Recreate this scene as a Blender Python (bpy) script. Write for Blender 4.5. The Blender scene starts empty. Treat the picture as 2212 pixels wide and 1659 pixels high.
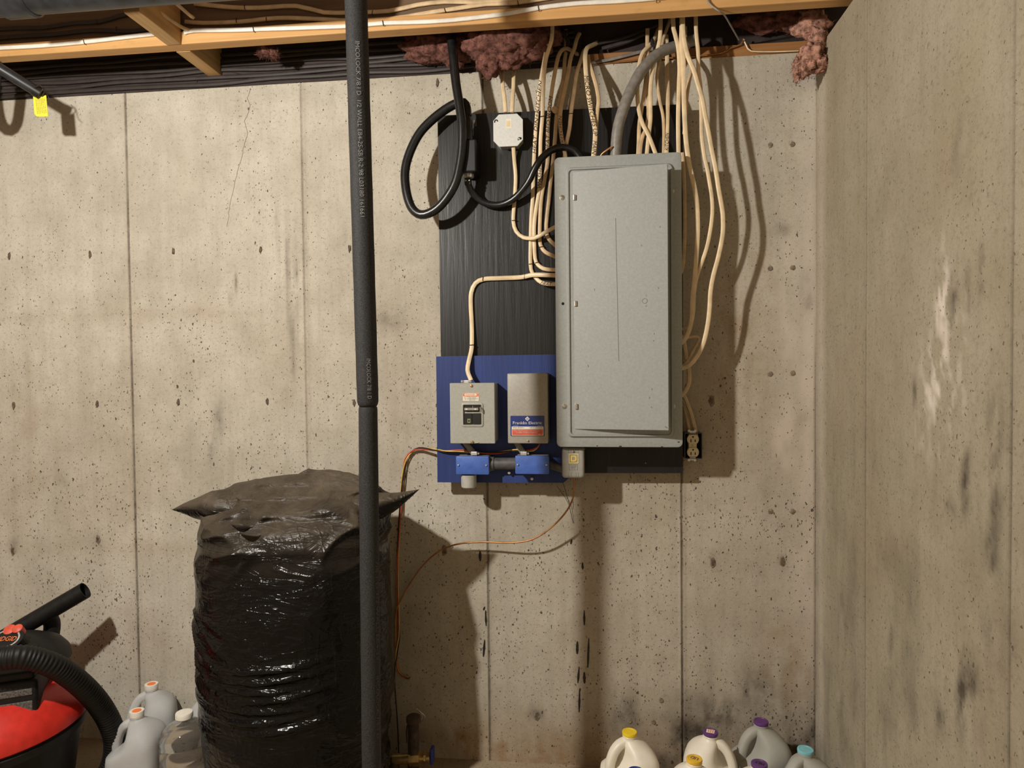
import bpy, bmesh, math, random
import numpy as np
from mathutils import Vector, Matrix, noise as mnoise

# ------------------------------------------------------------------ camera, world, light, exposure
scene = bpy.context.scene
COL = scene.collection
FPX, YAW, PIT, ROL = 1507.12, 0.116655, -0.025998, -0.010433
CAM = Vector((0.0, -2.2124, 1.2831))
_R = Matrix.Rotation(YAW, 3, 'Z') @ Matrix.Rotation(PIT, 3, 'X') @ Matrix.Rotation(-ROL, 3, 'Y')
cam_data = bpy.data.cameras.new('camera')
cam = bpy.data.objects.new('camera', cam_data)
COL.objects.link(cam)
cam_data.sensor_width = 36.0
cam_data.lens = FPX / 2212.0 * 36.0
cam_data.clip_start = 0.02
_x, _y, _z = _R @ Vector((1, 0, 0)), _R @ Vector((0, 1, 0)), _R @ Vector((0, 0, 1))
_m = Matrix((_x, _z, -_y)).transposed().to_4x4()
_m.translation = CAM
cam.matrix_world = _m
scene.camera = cam

world = bpy.data.worlds.new('world')
scene.world = world
world.use_nodes = True
world.node_tree.nodes['Background'].inputs[0].default_value = (1.0, 0.74, 0.48, 1)
world.node_tree.nodes['Background'].inputs[1].default_value = 0.46

bulb = bpy.data.lights.new('basement_bulb', 'POINT')
bulb.energy = 72
bulb.color = (1.0, 0.95, 0.86)
bulb.shadow_soft_size = 0.032
bulb_ob = bpy.data.objects.new('basement_bulb', bulb)
bulb_ob.location = (-1.25, -1.60, 2.035)
COL.objects.link(bulb_ob)
bulb.use_nodes = True
_bt = bulb.node_tree
_fall = _bt.nodes.new('ShaderNodeLightFalloff')
_fall.inputs['Strength'].default_value = 1.0
_bt.links.new(_fall.outputs['Linear'], _bt.nodes['Emission'].inputs['Strength'])

scene.view_settings.view_transform = 'Standard'
scene.view_settings.look = 'None'
scene.view_settings.gamma = 1.0
scene.view_settings.use_curve_mapping = False
scene.view_settings.exposure = 0.14

random.seed(7)
RNG = np.random.default_rng(11)


# ------------------------------------------------------------------ where a point of the room lies
def ray(u, v):
    return _R @ Vector(((u - 1106.0) / FPX, 1.0, -(v - 829.5) / FPX))


def at(u, v, y):                      # the point of the plane Y = y on the sight line of (u, v)
    d = ray(u, v)
    return CAM + d * ((y - CAM.y) / d.y)


def atx(u, v, x):
    d = ray(u, v)
    return CAM + d * ((x - CAM.x) / d.x)


# ------------------------------------------------------------------ materials
def nt(name):
    m = bpy.data.materials.new(name)
    m.use_nodes = True
    t = m.node_tree
    return m, t, t.nodes['Principled BSDF']


def N(t, kind, **kw):
    n = t.nodes.new(kind)
    for k, v in kw.items():
        if k.startswith('i_'):
            n.inputs[k[2:].replace('_', ' ')].default_value = v
        else:
            setattr(n, k, v)
    return n


def L(t, a, b):
    t.links.new(a, b)


def mix(t, fac, a, b, kind='MIX'):
    n = t.nodes.new('ShaderNodeMix')
    n.data_type = 'RGBA'
    n.blend_type = kind
    for s, x in ((n.inputs[0], fac), (n.inputs[6], a), (n.inputs[7], b)):
        if hasattr(x, 'is_linked') or hasattr(x, 'links'):
            t.links.new(x, s)
        elif isinstance(x, tuple):
            s.default_value = (*x, 1) if len(x) == 3 else x
        else:
            s.default_value = x
    return n.outputs[2]


def math_(t, op, a, b=0.0, clamp=False):
    n = t.nodes.new('ShaderNodeMath')
    n.operation = op
    n.use_clamp = clamp
    for s, x in ((n.inputs[0], a), (n.inputs[1], b)):
        if hasattr(x, 'links'):
            t.links.new(x, s)
        else:
            s.default_value = x
    return n.outputs[0]


def ramp(t, fac, stops):
    n = t.nodes.new('ShaderNodeValToRGB')
    e = n.color_ramp.elements
    while len(e) < len(stops):
        e.new(0.5)
    for k, (p, c) in enumerate(stops):
        e[k].position = p
        e[k].color = (*c, 1) if isinstance(c, tuple) else (c, c, c, 1)
    L(t, fac, n.inputs[0])
    return n.outputs[0]


def coords(t, scale=(1, 1, 1), rot=(0, 0, 0)):
    g = N(t, 'ShaderNodeNewGeometry')
    mp = N(t, 'ShaderNodeMapping')
    mp.inputs['Scale'].default_value = scale
    mp.inputs['Rotation'].default_value = rot
    L(t, g.outputs['Position'], mp.inputs[0])
    return mp.outputs[0]


def noise(t, vec, scale, detail=4, rough=0.55, dist=0.0):
    n = N(t, 'ShaderNodeTexNoise')
    n.inputs['Scale'].default_value = scale
    n.inputs['Detail'].default_value = detail
    n.inputs['Roughness'].default_value = rough
    n.inputs['Distortion'].default_value = dist
    L(t, vec, n.inputs['Vector'])
    return n.outputs[0]


def voro(t, vec, scale):
    n = N(t, 'ShaderNodeTexVoronoi')
    n.inputs['Scale'].default_value = scale
    L(t, vec, n.inputs['Vector'])
    return n.outputs['Distance'], n.outputs['Color']


def bump(t, b, height, strength, dist=0.002):
    n = N(t, 'ShaderNodeBump')
    n.inputs['Strength'].default_value = strength
    n.inputs['Distance'].default_value = dist
    L(t, height, n.inputs['Height'])
    L(t, n.outputs[0], b.inputs['Normal'])


def plain(name, col, rough=0.5, metal=0.0, var=0.08, vscale=40.0, bmp=0.0, spec=0.5, vec=(1, 1, 1), **kw):
    """one colour with fine procedural variation"""
    m, t, b = nt(name)
    c = coords(t, vec)
    n = noise(t, c, vscale, 4)
    dark = tuple(x * (1 - var * 2.2) for x in col)
    lite = tuple(min(1, x * (1 + var * 2.2)) for x in col)
    L(t, ramp(t, n, [(0.3, dark), (0.7, lite)]), b.inputs['Base Color'])
    b.inputs['Roughness'].default_value = rough
    b.inputs['Metallic'].default_value = metal
    b.inputs['Specular IOR Level'].default_value = spec
    for k, v in kw.items():
        b.inputs[k.replace('_', ' ')].default_value = v
    if bmp:
        bump(t, b, n, bmp, 0.001)
    return m


def concrete(name, c_lo, c_hi, pit_amount, streak, pitcol=(0.035, 0.026, 0.018), slant=0.0):
    m, t, b = nt(name)
    p = coords(t)
    big = noise(t, p, 1.7, 6, 0.62)
    mid = noise(t, p, 9.0, 5, 0.6)
    fine = noise(t, p, 260.0, 2, 0.6)
    st = noise(t, coords(t, (26, 26, 1.3)), 1.0, 4, 0.65)
    f = math_(t, 'ADD', math_(t, 'MULTIPLY', big, 0.62), math_(t, 'MULTIPLY', mid, 0.38))
    col = ramp(t, f, [(0.34, c_lo), (0.64, c_hi)])
    col = mix(t, math_(t, 'MULTIPLY', math_(t, 'SUBTRACT', st, 0.46, True), streak), col, tuple(x * 0.5 for x in c_lo))
    col = mix(t, math_(t, 'MULTIPLY', math_(t, 'SUBTRACT', fine, 0.42, True), 0.9), col, tuple(x * 0.62 for x in c_lo))
    gr = noise(t, p, 90.0, 3, 0.7)
    col = mix(t, math_(t, 'MULTIPLY', math_(t, 'SUBTRACT', gr, 0.53, True), 2.6), col, tuple(x * 0.55 for x in c_lo))
    # stains recorded on the wall itself: R dark damp, G pale bloom and paler patches, B rust and brown tint
    at_ = N(t, 'ShaderNodeAttribute', attribute_name='stain')
    sep = N(t, 'ShaderNodeSeparateColor')
    L(t, at_.outputs['Color'], sep.inputs[0])
    rag = math_(t, 'ADD', math_(t, 'MULTIPLY', noise(t, p, 24.0, 6, 0.75), 1.5), 0.22)
    col = mix(t, math_(t, 'MULTIPLY', sep.outputs[1], rag, True), col, (0.60, 0.53, 0.46))
    col = mix(t, math_(t, 'MULTIPLY', sep.outputs[2], rag, True), col, (0.24, 0.15, 0.075))
    col = mix(t, math_(t, 'MULTIPLY', sep.outputs[0], rag, True), col, (0.075, 0.06, 0.045))
    # bug holes, two sizes, patchy
    pr = coords(t, (1, 1, 0.66), (0, slant, 0))
    wob = N(t, 'ShaderNodeTexNoise')
    wob.inputs['Scale'].default_value = 130.0
    L(t, p, wob.inputs['Vector'])
    wv = N(t, 'ShaderNodeVectorMath', operation='MULTIPLY_ADD')
    wv.inputs[1].default_value = (0.010, 0.010, 0.010)
    L(t, wob.outputs['Color'], wv.inputs[0])
    L(t, pr, wv.inputs[2])
    pr = wv.outputs[0]
    pz_ = N(t, 'ShaderNodeSeparateXYZ')
    L(t, p, pz_.inputs[0])
    lowf = math_(t, 'MULTIPLY', math_(t, 'SUBTRACT', 1.75, pz_.outputs[2], True), 0.15)
    patch = math_(t, 'ADD', noise(t, p, 3.2, 3, 0.6), lowf)
    total = None
    for sc, keep, rad in ((66, 0.71, 0.25), (170, 0.64, 0.33), (32, 0.85, 0.17)):
        d, c = voro(t, pr, sc)
        cs = N(t, 'ShaderNodeSeparateColor')
        L(t, c, cs.inputs[0])
        r = math_(t, 'MULTIPLY', math_(t, 'SUBTRACT', math_(t, 'ADD', cs.outputs[0], math_(t, 'MULTIPLY', patch, pit_amount)), keep + pit_amount * 0.5, True), rad * 2.4)
        k = math_(t, 'MULTIPLY', math_(t, 'SUBTRACT', r, d, True), 22.0, True)
        total = k if total is None else math_(t, 'MAXIMUM', total, k)
    L(t, mix(t, math_(t, 'MULTIPLY', total, 0.86), col, pitcol), b.inputs['Base Color'])
    b.inputs['Roughness'].default_value = 0.9
    b.inputs['Specular IOR Level'].default_value = 0.2
    h = math_(t, 'ADD', math_(t, 'MULTIPLY', fine, 0.10), math_(t, 'MULTIPLY', gr, 0.35))
    h = math_(t, 'SUBTRACT', h, math_(t, 'MULTIPLY', total, 1.2))
    h = math_(t, 'ADD', h, math_(t, 'MULTIPLY', mid, 0.8))
    bump(t, b, h, 0.55, 0.003)
    return m


def wood(name, col, dark, axis='x', rough=0.6):
    m, t, b = nt(name)
    sc = {'x': (1.2, 24, 24), 'y': (24, 1.2, 24), 'z': (24, 24, 1.2)}[axis]
    n = noise(t, coords(t, sc), 1.6, 6, 0.6, 0.6)
    k = noise(t, coords(t), 14, 3)
    c = ramp(t, n, [(0.32, dark), (0.62, col)])
    c = mix(t, math_(t, 'MULTIPLY', math_(t, 'SUBTRACT', k, 0.6, True), 2.0), c, tuple(x * 0.55 for x in dark))
    L(t, c, b.inputs['Base Color'])
    b.inputs['Roughness'].default_value = rough
    bump(t, b, n, 0.2, 0.001)
    return m


def painted_ply(name, col, scuff, rough, amt=0.6):
    m, t, b = nt(name)
    g = noise(t, coords(t, (70, 70, 3.0)), 1.0, 6, 0.65, 0.3)
    w = noise(t, coords(t, (9, 9, 1.2)), 1.0, 4, 0.6)
    s = noise(t, coords(t, (1, 1, 0.5)), 60.0, 4, 0.75)
    c = ramp(t, w, [(0.3, tuple(x * 0.75 for x in col)), (0.7, tuple(x * 1.25 for x in col))])
    c = mix(t, math_(t, 'MULTIPLY', math_(t, 'SUBTRACT', g, 0.56, True), amt * 4), c, scuff)
    c = mix(t, math_(t, 'MULTIPLY', math_(t, 'SUBTRACT', s, 0.66, True), amt * 6), c, scuff)
    L(t, c, b.inputs['Base Color'])
    L(t, ramp(t, g, [(0.3, rough - 0.08), (0.7, rough + 0.12)]), b.inputs['Roughness'])
    bump(t, b, g, 0.5, 0.002)
    b.inputs['Specular IOR Level'].default_value = 0.36
    return m


def translucent(name, col, rough=0.35, trans=0.75, ior=1.3, alpha=1.0):
    m, t, b = nt(name)
    n = noise(t, coords(t), 30, 3)
    L(t, ramp(t, n, [(0.3, tuple(x * 0.94 for x in col)), (0.7, col)]), b.inputs['Base Color'])
    b.inputs['Roughness'].default_value = rough
    b.inputs['Transmission Weight'].default_value = trans
    b.inputs['IOR'].default_value = ior
    b.inputs['Alpha'].default_value = alpha
    return m


def dusty(name, col, dust, rough=0.3):
    """black plastic film with settled dust on what faces up, scuffs and streaks of dirt"""
    m, t, b = nt(name)
    g = N(t, 'ShaderNodeNewGeometry')
    sp = N(t, 'ShaderNodeSeparateXYZ')
    L(t, g.outputs['Normal'], sp.inputs[0])
    pz = N(t, 'ShaderNodeSeparateXYZ')
    L(t, g.outputs['Position'], pz.inputs[0])
    n1 = noise(t, coords(t), 7, 6, 0.7)
    n2 = noise(t, coords(t, (3, 3, 22)), 1.6, 5, 0.65, 0.5)
    up = math_(t, 'MULTIPLY', math_(t, 'ADD', sp.outputs[2], 0.10, True), 1.3, True)
    high = math_(t, 'MULTIPLY', math_(t, 'SUBTRACT', pz.outputs[2], 0.72, True), 5.0, True)
    f = math_(t, 'MULTIPLY', math_(t, 'MULTIPLY', up, high), math_(t, 'MULTIPLY', math_(t, 'SUBTRACT', n1, 0.22, True), 2.0), True)
    streak = math_(t, 'MULTIPLY', math_(t, 'SUBTRACT', n2, 0.66, True), 1.3, True)
    f2 = math_(t, 'MAXIMUM', f, streak)
    L(t, mix(t, f2, col, dust), b.inputs['Base Color'])
    L(t, math_(t, 'ADD', math_(t, 'MULTIPLY', f2, 0.6), rough, True), b.inputs['Roughness'])
    c1 = noise(t, coords(t, (5, 5, 7)), 2.2, 4, 0.55, 1.0)

    def crease(scale, rot, k, d):
        n = noise(t, coords(t, scale, rot), 1.0, 3, 0.5, d)
        r = math_(t, 'SUBTRACT', 1.0, math_(t, 'ABSOLUTE', math_(t, 'MULTIPLY', math_(t, 'SUBTRACT', n, 0.5), 4.0)), True)
        return math_(t, 'POWER', r, k)
    k1 = crease((5, 5, 17), (0, .35, 0), 5.0, 0.8)
    k2 = crease((7, 7, 24), (0, -.3, 0), 6.0, 1.0)
    k3 = crease((16, 16, 6), (0, .25, 0), 6.0, 0.8)
    h = math_(t, 'ADD', c1, math_(t, 'MULTIPLY', k1, 0.28))
    h = math_(t, 'ADD', h, math_(t, 'MULTIPLY', k2, 0.16))
    h = math_(t, 'ADD', h, math_(t, 'MULTIPLY', k3, 0.14))
    bump(t, b, h, 0.6, 0.011)
    b.inputs['Specular IOR Level'].default_value = 0.25
    return m


M = {}
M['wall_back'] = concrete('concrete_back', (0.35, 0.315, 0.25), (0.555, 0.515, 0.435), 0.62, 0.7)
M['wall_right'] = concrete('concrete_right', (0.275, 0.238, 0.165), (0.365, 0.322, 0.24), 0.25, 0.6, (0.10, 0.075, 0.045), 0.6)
M['floor'] = concrete('concrete_floor', (0.26, 0.20, 0.13), (0.36, 0.29, 0.20), 0.3, 0.2)
M['seam'] = plain('seam_dirt', (0.07, 0.052, 0.036), 0.9, var=0.2)
M['tie'] = plain('tie_rust', (0.10, 0.075, 0.05), 0.85, var=0.25, vscale=120)
M['tie_ring'] = plain('tie_ring', (0.20, 0.16, 0.115), 0.9, var=0.2, vscale=120)
M['tar'] = plain('tar', (0.012, 0.011, 0.010), 0.5)
M['flange'] = wood('pine_flange', (0.60, 0.35, 0.135), (0.48, 0.25, 0.083), 'x')
M['pine'] = wood('pine_block', (0.52, 0.32, 0.13), (0.38, 0.22, 0.085), 'y')
M['osb'] = wood('web_board', (0.15, 0.088, 0.045), (0.085, 0.05, 0.028), 'x', 0.8)
M['sill'] = wood('sill_wood', (0.36, 0.17, 0.055), (0.24, 0.105, 0.035), 'x')
M['rim'] = plain('rim_dark', (0.032, 0.021, 0.019), 0.8, var=0.25, vscale=9)  # near-black brown of the rim and of the added sheet over it
M['subfloor'] = wood('subfloor', (0.20, 0.12, 0.06), (0.13, 0.075, 0.04), 'x')
M['cream'] = plain('cable_cream', (0.68, 0.53, 0.335), 0.42, var=0.07, vscale=30)
M['cream2'] = plain('cable_cream_aged', (0.56, 0.41, 0.245), 0.45, var=0.09, vscale=30)
M['white_cable'] = plain('cable_white', (0.74, 0.70, 0.63), 0.4, var=0.05)
M['dull_cable'] = plain('cable_dull_shaded', (0.030, 0.022, 0.020), 0.6, var=0.1)  # brown sheathing darkened further, shade put into the colour
M['grey_cable'] = plain('cable_grey', (0.20, 0.185, 0.165), 0.38, var=0.1, vscale=60)
M['rubber'] = plain('black_rubber', (0.010, 0.010, 0.011), 0.3, var=0.15, vscale=80, bmp=0.1)
M['foam'] = plain('pipe_foam', (0.024, 0.024, 0.025), 0.72, var=0.36, vscale=420, bmp=0.6, spec=0.45)
M['abs'] = plain('black_abs', (0.022, 0.023, 0.026), 0.36, var=0.2, vscale=25)
M['black_board'] = painted_ply('board_black', (0.0085, 0.0082, 0.0085), (0.04, 0.037, 0.034), 0.40, 0.12)
M['blue_board'] = painted_ply('board_blue', (0.020, 0.040, 0.165), (0.06, 0.085, 0.20), 0.55, 0.35)
M['blue_box'] = plain('box_blue', (0.055, 0.125, 0.44), 0.4, var=0.06, vscale=50)
M['panel'] = plain('panel_grey', (0.31, 0.328, 0.315), 0.42, var=0.035, vscale=150, bmp=0.05)
M['panel_warm'] = plain('enclosure_grey', (0.36, 0.36, 0.32), 0.45, var=0.035, vscale=150, bmp=0.05)
M['panel_tan'] = plain('enclosure_tan', (0.31, 0.295, 0.255), 0.42, var=0.04, vscale=150, bmp=0.05)
M['grey_plastic'] = plain('grey_plastic', (0.30, 0.29, 0.26), 0.5, var=0.05)
M['pvc'] = plain('grey_pvc', (0.42, 0.41, 0.375), 0.5, var=0.06)
M['conduit'] = plain('conduit_dark', (0.075, 0.073, 0.075), 0.5, var=0.2)
M['galv'] = plain('galvanised', (0.62, 0.62, 0.60), 0.34, 0.55, var=0.15, vscale=90)
M['steel'] = plain('zinc_steel', (0.52, 0.49, 0.43), 0.32, 0.9, var=0.1)
M['octagon'] = plain('octagon_cover', (0.60, 0.60, 0.575), 0.5, 0.1, var=0.035, vscale=140)
M['brass'] = plain('brass', (0.50, 0.36, 0.16), 0.35, 0.8, var=0.15)
M['copper'] = plain('copper_wire', (0.40, 0.19, 0.075), 0.38, 0.6, var=0.15)
M['staple'] = plain('staple_wire', (0.045, 0.033, 0.025), 0.5, 0.5)
M['black'] = plain('black_plastic', (0.012, 0.012, 0.012), 0.38, var=0.1)
M['navy'] = plain('inlet_navy', (0.0035, 0.004, 0.008), 0.45, var=0.1)  # navy taken down to near black, the cord loop's shade in the colour
M['void'] = plain('dark_void', (0.004, 0.004, 0.004), 0.9)
M['ink'] = plain('ink_black', (0.012, 0.011, 0.011), 0.6)
M['ink_faint'] = plain('ink_grey', (0.12, 0.11, 0.10), 0.6)
M['print_grey'] = plain('print_grey', (0.22, 0.22, 0.215), 0.7, var=0.2, vscale=300)
M['white_print'] = plain('white_print', (0.72, 0.71, 0.66), 0.5)
M['white_label'] = plain('white_label', (0.74, 0.70, 0.60), 0.5, var=0.03)
M['red_label'] = plain('red_label', (0.60, 0.085, 0.045), 0.5)
M['orange_label'] = plain('orange_label', (0.74, 0.19, 0.07), 0.5)
M['blue_label'] = plain('blue_label', (0.018, 0.035, 0.17), 0.4)
M['yellow_logo'] = plain('yellow_logo', (0.68, 0.50, 0.12), 0.5)
M['olive'] = plain('olive_print', (0.22, 0.24, 0.10), 0.5)
M['yellow_tag'] = plain('yellow_tag', (0.88, 0.74, 0.06), 0.5, var=0.03)
M['ivory'] = plain('ivory_plastic', (0.62, 0.53, 0.34), 0.35, var=0.04)
M['wire_red'] = plain('wire_red', (0.46, 0.055, 0.03), 0.4)
M['wire_yellow'] = plain('wire_yellow', (0.62, 0.42, 0.10), 0.4)
M['wire_black'] = plain('wire_black', (0.012, 0.012, 0.012), 0.4)
M['bag'] = dusty('bag_film', (0.0035, 0.0031, 0.0032), (0.125, 0.098, 0.068), 0.21)
M['vac_black'] = plain('vac_black', (0.006, 0.0056, 0.0055), 0.55, spec=0.35, var=0.2, vscale=60, bmp=0.1)
M['vac_red'] = plain('vac_red', (0.56, 0.026, 0.016), 0.42, var=0.06)
M['vac_dust'] = plain('vac_dusty_grey', (0.085, 0.078, 0.07), 0.8, var=0.35, vscale=220)
M['orange'] = plain('cap_orange', (0.86, 0.20, 0.05), 0.5, var=0.03)
M['cap_white'] = plain('cap_white', (0.74, 0.70, 0.62), 0.45, var=0.03)
M['cap_yellow'] = plain('cap_yellow', (0.82, 0.58, 0.02), 0.45, var=0.03)
M['cap_gold'] = plain('cap_gold', (0.70, 0.43, 0.04), 0.45, var=0.08)
M['cap_purple'] = plain('cap_purple', (0.105, 0.035, 0.16), 0.45, var=0.05)
M['cap_teal'] = plain('cap_teal', (0.20, 0.50, 0.55), 0.45, var=0.05)
M['cap_blue'] = plain('cap_blue', (0.02, 0.035, 0.26), 0.45, var=0.05)
M['jug_white'] = plain('jug_white', (0.76, 0.71, 0.60), 0.42, var=0.03, vscale=20, Subsurface_Weight=0.0)
M['jug_clear'] = translucent('jug_translucent', (0.84, 0.84, 0.83), 0.45, 0.55, 1.1)
M['jug_grey'] = translucent('jug_grey', (0.52, 0.51, 0.46), 0.45, 0.35, 1.2)
M['bottle_clear'] = translucent('bottle_clear', (0.93, 0.92, 0.90), 0.06, 0.95, 1.18)
M['water'] = translucent('water', (0.62, 0.64, 0.68), 0.25, 0.55, 1.2)
M['pink'] = plain('insulation_shaded', (0.135, 0.060, 0.047), 0.95, var=0.3, vscale=60, bmp=0.9, spec=0.1)  # pink darkened: the shade under the joist is put into the colour
M['pink_lit'] = plain('insulation_lit', (0.36, 0.195, 0.145), 0.95, var=0.3, vscale=60, bmp=0.9, spec=0.1)  # lit copy of the same insulation
M['cobweb'] = plain('string', (0.30, 0.28, 0.25), 0.8)
M['rust'] = plain('rust_pipe', (0.055, 0.035, 0.025), 0.75, var=0.3)
M['crack'] = plain('crack', (0.17, 0.135, 0.10), 0.9)
M['print_faint'] = plain('print_faint', (0.09, 0.09, 0.088), 0.7, var=0.2, vscale=300)


# ------------------------------------------------------------------ mesh helpers
ROOTLOC = {}


def finish(name, bm, mat, parent=None, smooth=False, angle=None, origin=None):
    """link a bmesh given in room coordinates as ONE mesh object (shifted to its thing's base)"""
    if parent is not None:
        off = ROOTLOC[parent.name]
    elif origin is not None:
        off = Vector(origin)
    else:
        zs = [v.co.z for v in bm.verts]
        xs = [v.co.x for v in bm.verts]
        ys = [v.co.y for v in bm.verts]
        off = Vector(((min(xs) + max(xs)) / 2, (min(ys) + max(ys)) / 2, min(zs)))
    for v in bm.verts:
        v.co -= off
    bmesh.ops.recalc_face_normals(bm, faces=bm.faces[:])
    me = bpy.data.meshes.new(name)
    bm.to_mesh(me)
    bm.free()
    mats = mat if isinstance(mat, (list, tuple)) else [mat]
    for x in mats:
        me.materials.append(M[x] if isinstance(x, str) else x)
    if smooth:
        me.polygons.foreach_set('use_smooth', [True] * len(me.polygons))
        if angle:
            me.set_sharp_from_angle(angle=math.radians(angle))
    o = bpy.data.objects.new(name, me)
    COL.objects.link(o)
    if parent is not None:
        o.parent = parent
        ROOTLOC[o.name] = off
    else:
        o.location = off
        ROOTLOC[o.name] = off
    return o


def thing(name, label, cat, loc, group=None):
    o = bpy.data.objects.new(name, None)
    o.empty_display_size = 0.05
    COL.objects.link(o)
    o.location = loc
    o['label'] = label
    o['category'] = cat
    if group:
        o['group'] = group
    ROOTLOC[o.name] = Vector(loc)
    return o


def tag(o, label, cat, group=None, kind=None):
    o['label'] = label
    o['category'] = cat
    if group:
        o['group'] = group
    if kind:
        o['kind'] = kind
    return o


def struct(o):
    o['kind'] = 'structure'
    return o


def box(bm, x0, x1, y0, y1, z0, z1, bev=0.0, seg=2):
    r = bmesh.ops.create_cube(bm, size=1.0)
    vs = r['verts']
    for v in vs:
        v.co = Vector((x0 + (v.co.x + .5) * (x1 - x0), y0 + (v.co.y + .5) * (y1 - y0), z0 + (v.co.z + .5) * (z1 - z0)))
    if bev:
        es = list({e for v in vs for e in v.link_edges})
        bmesh.ops.bevel(bm, geom=es, offset=bev, segments=seg, affect='EDGES', profile=0.5)


def ring_loft(bm, rings, cap0=True, cap1=True):
    vr = [[bm.verts.new(p) for p in r] for r in rings]
    n = len(vr[0])
    for a, b in zip(vr[:-1], vr[1:]):
        for i in range(n):
            j = (i + 1) % n
            bm.faces.new((a[i], a[j], b[j], b[i]))
    if cap0:
        bm.faces.new(vr[0][::-1])
    if cap1:
        bm.faces.new(vr[-1])
    return vr


def rrect(x0, x1, z0, z1, r, n=5):
    """rounded rectangle outline in XZ, counter-clockwise"""
    pts = []
    r = max(r, 1e-4)
    for cx, cz, a0 in ((x1 - r, z1 - r, 0), (x0 + r, z1 - r, 90), (x0 + r, z0 + r, 180), (x1 - r, z0 + r, 270)):
        for k in range(n + 1):
            a = math.radians(a0 + 90 * k / n)
            pts.append((cx + r * math.cos(a), cz + r * math.sin(a)))
    return pts


def rslab(bm, x0, x1, z0, z1, yb, yf, r=0.004, bev=0.0015, n=4, shift=None):
    """slab with rounded outline in XZ from yb (back) to yf (front, smaller y), soft front edge"""
    rings = []
    for k, (ins, y) in enumerate(((0, yb), (0, yf + bev), (bev * .3, yf + bev * .3), (bev, yf))):
        rings.append([(px, y, pz) for px, pz in rrect(x0 + ins, x1 - ins, z0 + ins, z1 - ins, max(r - ins, 0.0005), n)])
    ring_loft(bm, rings)


def cyl(bm, p0, p1, r0, r1=None, n=20, caps=True):
    p0, p1 = Vector(p0), Vector(p1)
    r1 = r0 if r1 is None else r1
    d = (p1 - p0).normalized()
    a = d.orthogonal().normalized()
    b = d.cross(a)
    rings = []
    for p, r in ((p0, r0), (p1, r1)):
        rings.append([p + (a * math.cos(2 * math.pi * k / n) + b * math.sin(2 * math.pi * k / n)) * r for k in range(n)])
    ring_loft(bm, rings, caps, caps)


def lathe(bm, c, prof, axis=(0, 0, 1), n=28, caps=True):
    """prof: (radius, height along axis)"""
    c = Vector(c)
    d = Vector(axis).normalized()
    a = d.orthogonal().normalized()
    b = d.cross(a)
    rings = [[c + d * h + (a * math.cos(2 * math.pi * k / n) + b * math.sin(2 * math.pi * k / n)) * r for k in range(n)] for r, h in prof]
    ring_loft(bm, rings, caps, caps)


def catmull(pts, step=0.012):
    P = [Vector(p) for p in pts]
    P = [P[0] * 2 - P[1]] + P + [P[-1] * 2 - P[-2]]
    out = []
    for i in range(1, len(P) - 2):
        p0, p1, p2, p3 = P[i - 1:i + 3]
        n = max(2, int((p2 - p1).length / step))
        for k in range(n):
            t = k / n
            out.append(0.5 * ((2 * p1) + (p2 - p0) * t + (2 * p0 - 5 * p1 + 4 * p2 - p3) * t * t + (3 * p1 - p0 - 3 * p2 + p3) * t ** 3))
    out.append(P[-2])
    return out


def frames(path, face=(0, -1, 0)):
    """per sample: point, tangent, sideways vector across the flat, outward vector"""
    fr = []
    f = Vector(face)
    W = None
    for i, p in enumerate(path):
        t = (path[min(i + 1, len(path) - 1)] - path[max(i - 1, 0)]).normalized()
        w = t.cross(f)
        if w.length < 0.25 and W is not None:
            w = W - t * W.dot(t)
        if w.length < 1e-6:
            w = t.orthogonal()
        w.normalize()
        if W is not None and w.dot(W) < 0:
            w = -w
        W = w
        fr.append((p, t, w, w.cross(t).normalized()))
    return fr


def sweep(bm, fr, rw, rd, n=8, twist=None, ribs=None):
    rings = []
    for i, (p, t, w, d) in enumerate(fr):
        k = 1.0 if ribs is None else ribs(i)
        a0 = 0.0 if twist is None else twist(i / max(1, len(fr) - 1))
        ww = w * math.cos(a0) + d * math.sin(a0)
        dd = -w * math.sin(a0) + d * math.cos(a0)
        ring = []
        for j in range(n):
            a = 2 * math.pi * (j + .5) / n
            ca, sa = math.cos(a), math.sin(a)
            q = 0.62 if rw != rd else 1.0
            ca = math.copysign(abs(ca) ** q, ca)
            sa = math.copysign(abs(sa) ** q, sa)
            ring.append(p + (ww * ca * rw + dd * sa * rd) * k)
        rings.append(ring)
    ring_loft(bm, rings)


def P(pts, y=None):
    out = []
    for p in pts:
        out.append(at(p[0], p[1], p[2] if len(p) > 2 else y))
    return out


_TXT = {}


def text_geo(s, shear=0.0):
    key = (s, shear)
    if key in _TXT:
        return _TXT[key]
    cu = bpy.data.curves.new('lettering', 'FONT')
    cu.body = s
    cu.size = 1.0
    cu.resolution_u = 2
    cu.shear = shear
    ob = bpy.data.objects.new('lettering', cu)
    COL.objects.link(ob)
    dg = bpy.context.evaluated_depsgraph_get()
    me = bpy.data.meshes.new_from_object(ob.evaluated_get(dg))
    vs = [(v.co.x, v.co.y) for v in me.vertices]
    fs = [tuple(p.vertices) for p in me.polygons]
    bpy.data.objects.remove(ob)
    bpy.data.curves.remove(cu)
    bpy.data.meshes.remove(me)
    x0, x1 = min(v[0] for v in vs), max(v[0] for v in vs)
    y0, y1 = min(v[1] for v in vs), max(v[1] for v in vs)
    vs = [((x - x0) / (x1 - x0), (y - y0) / (y1 - y0)) for x, y in vs]
    _TXT[key] = (vs, fs)
    return _TXT[key]


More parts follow.
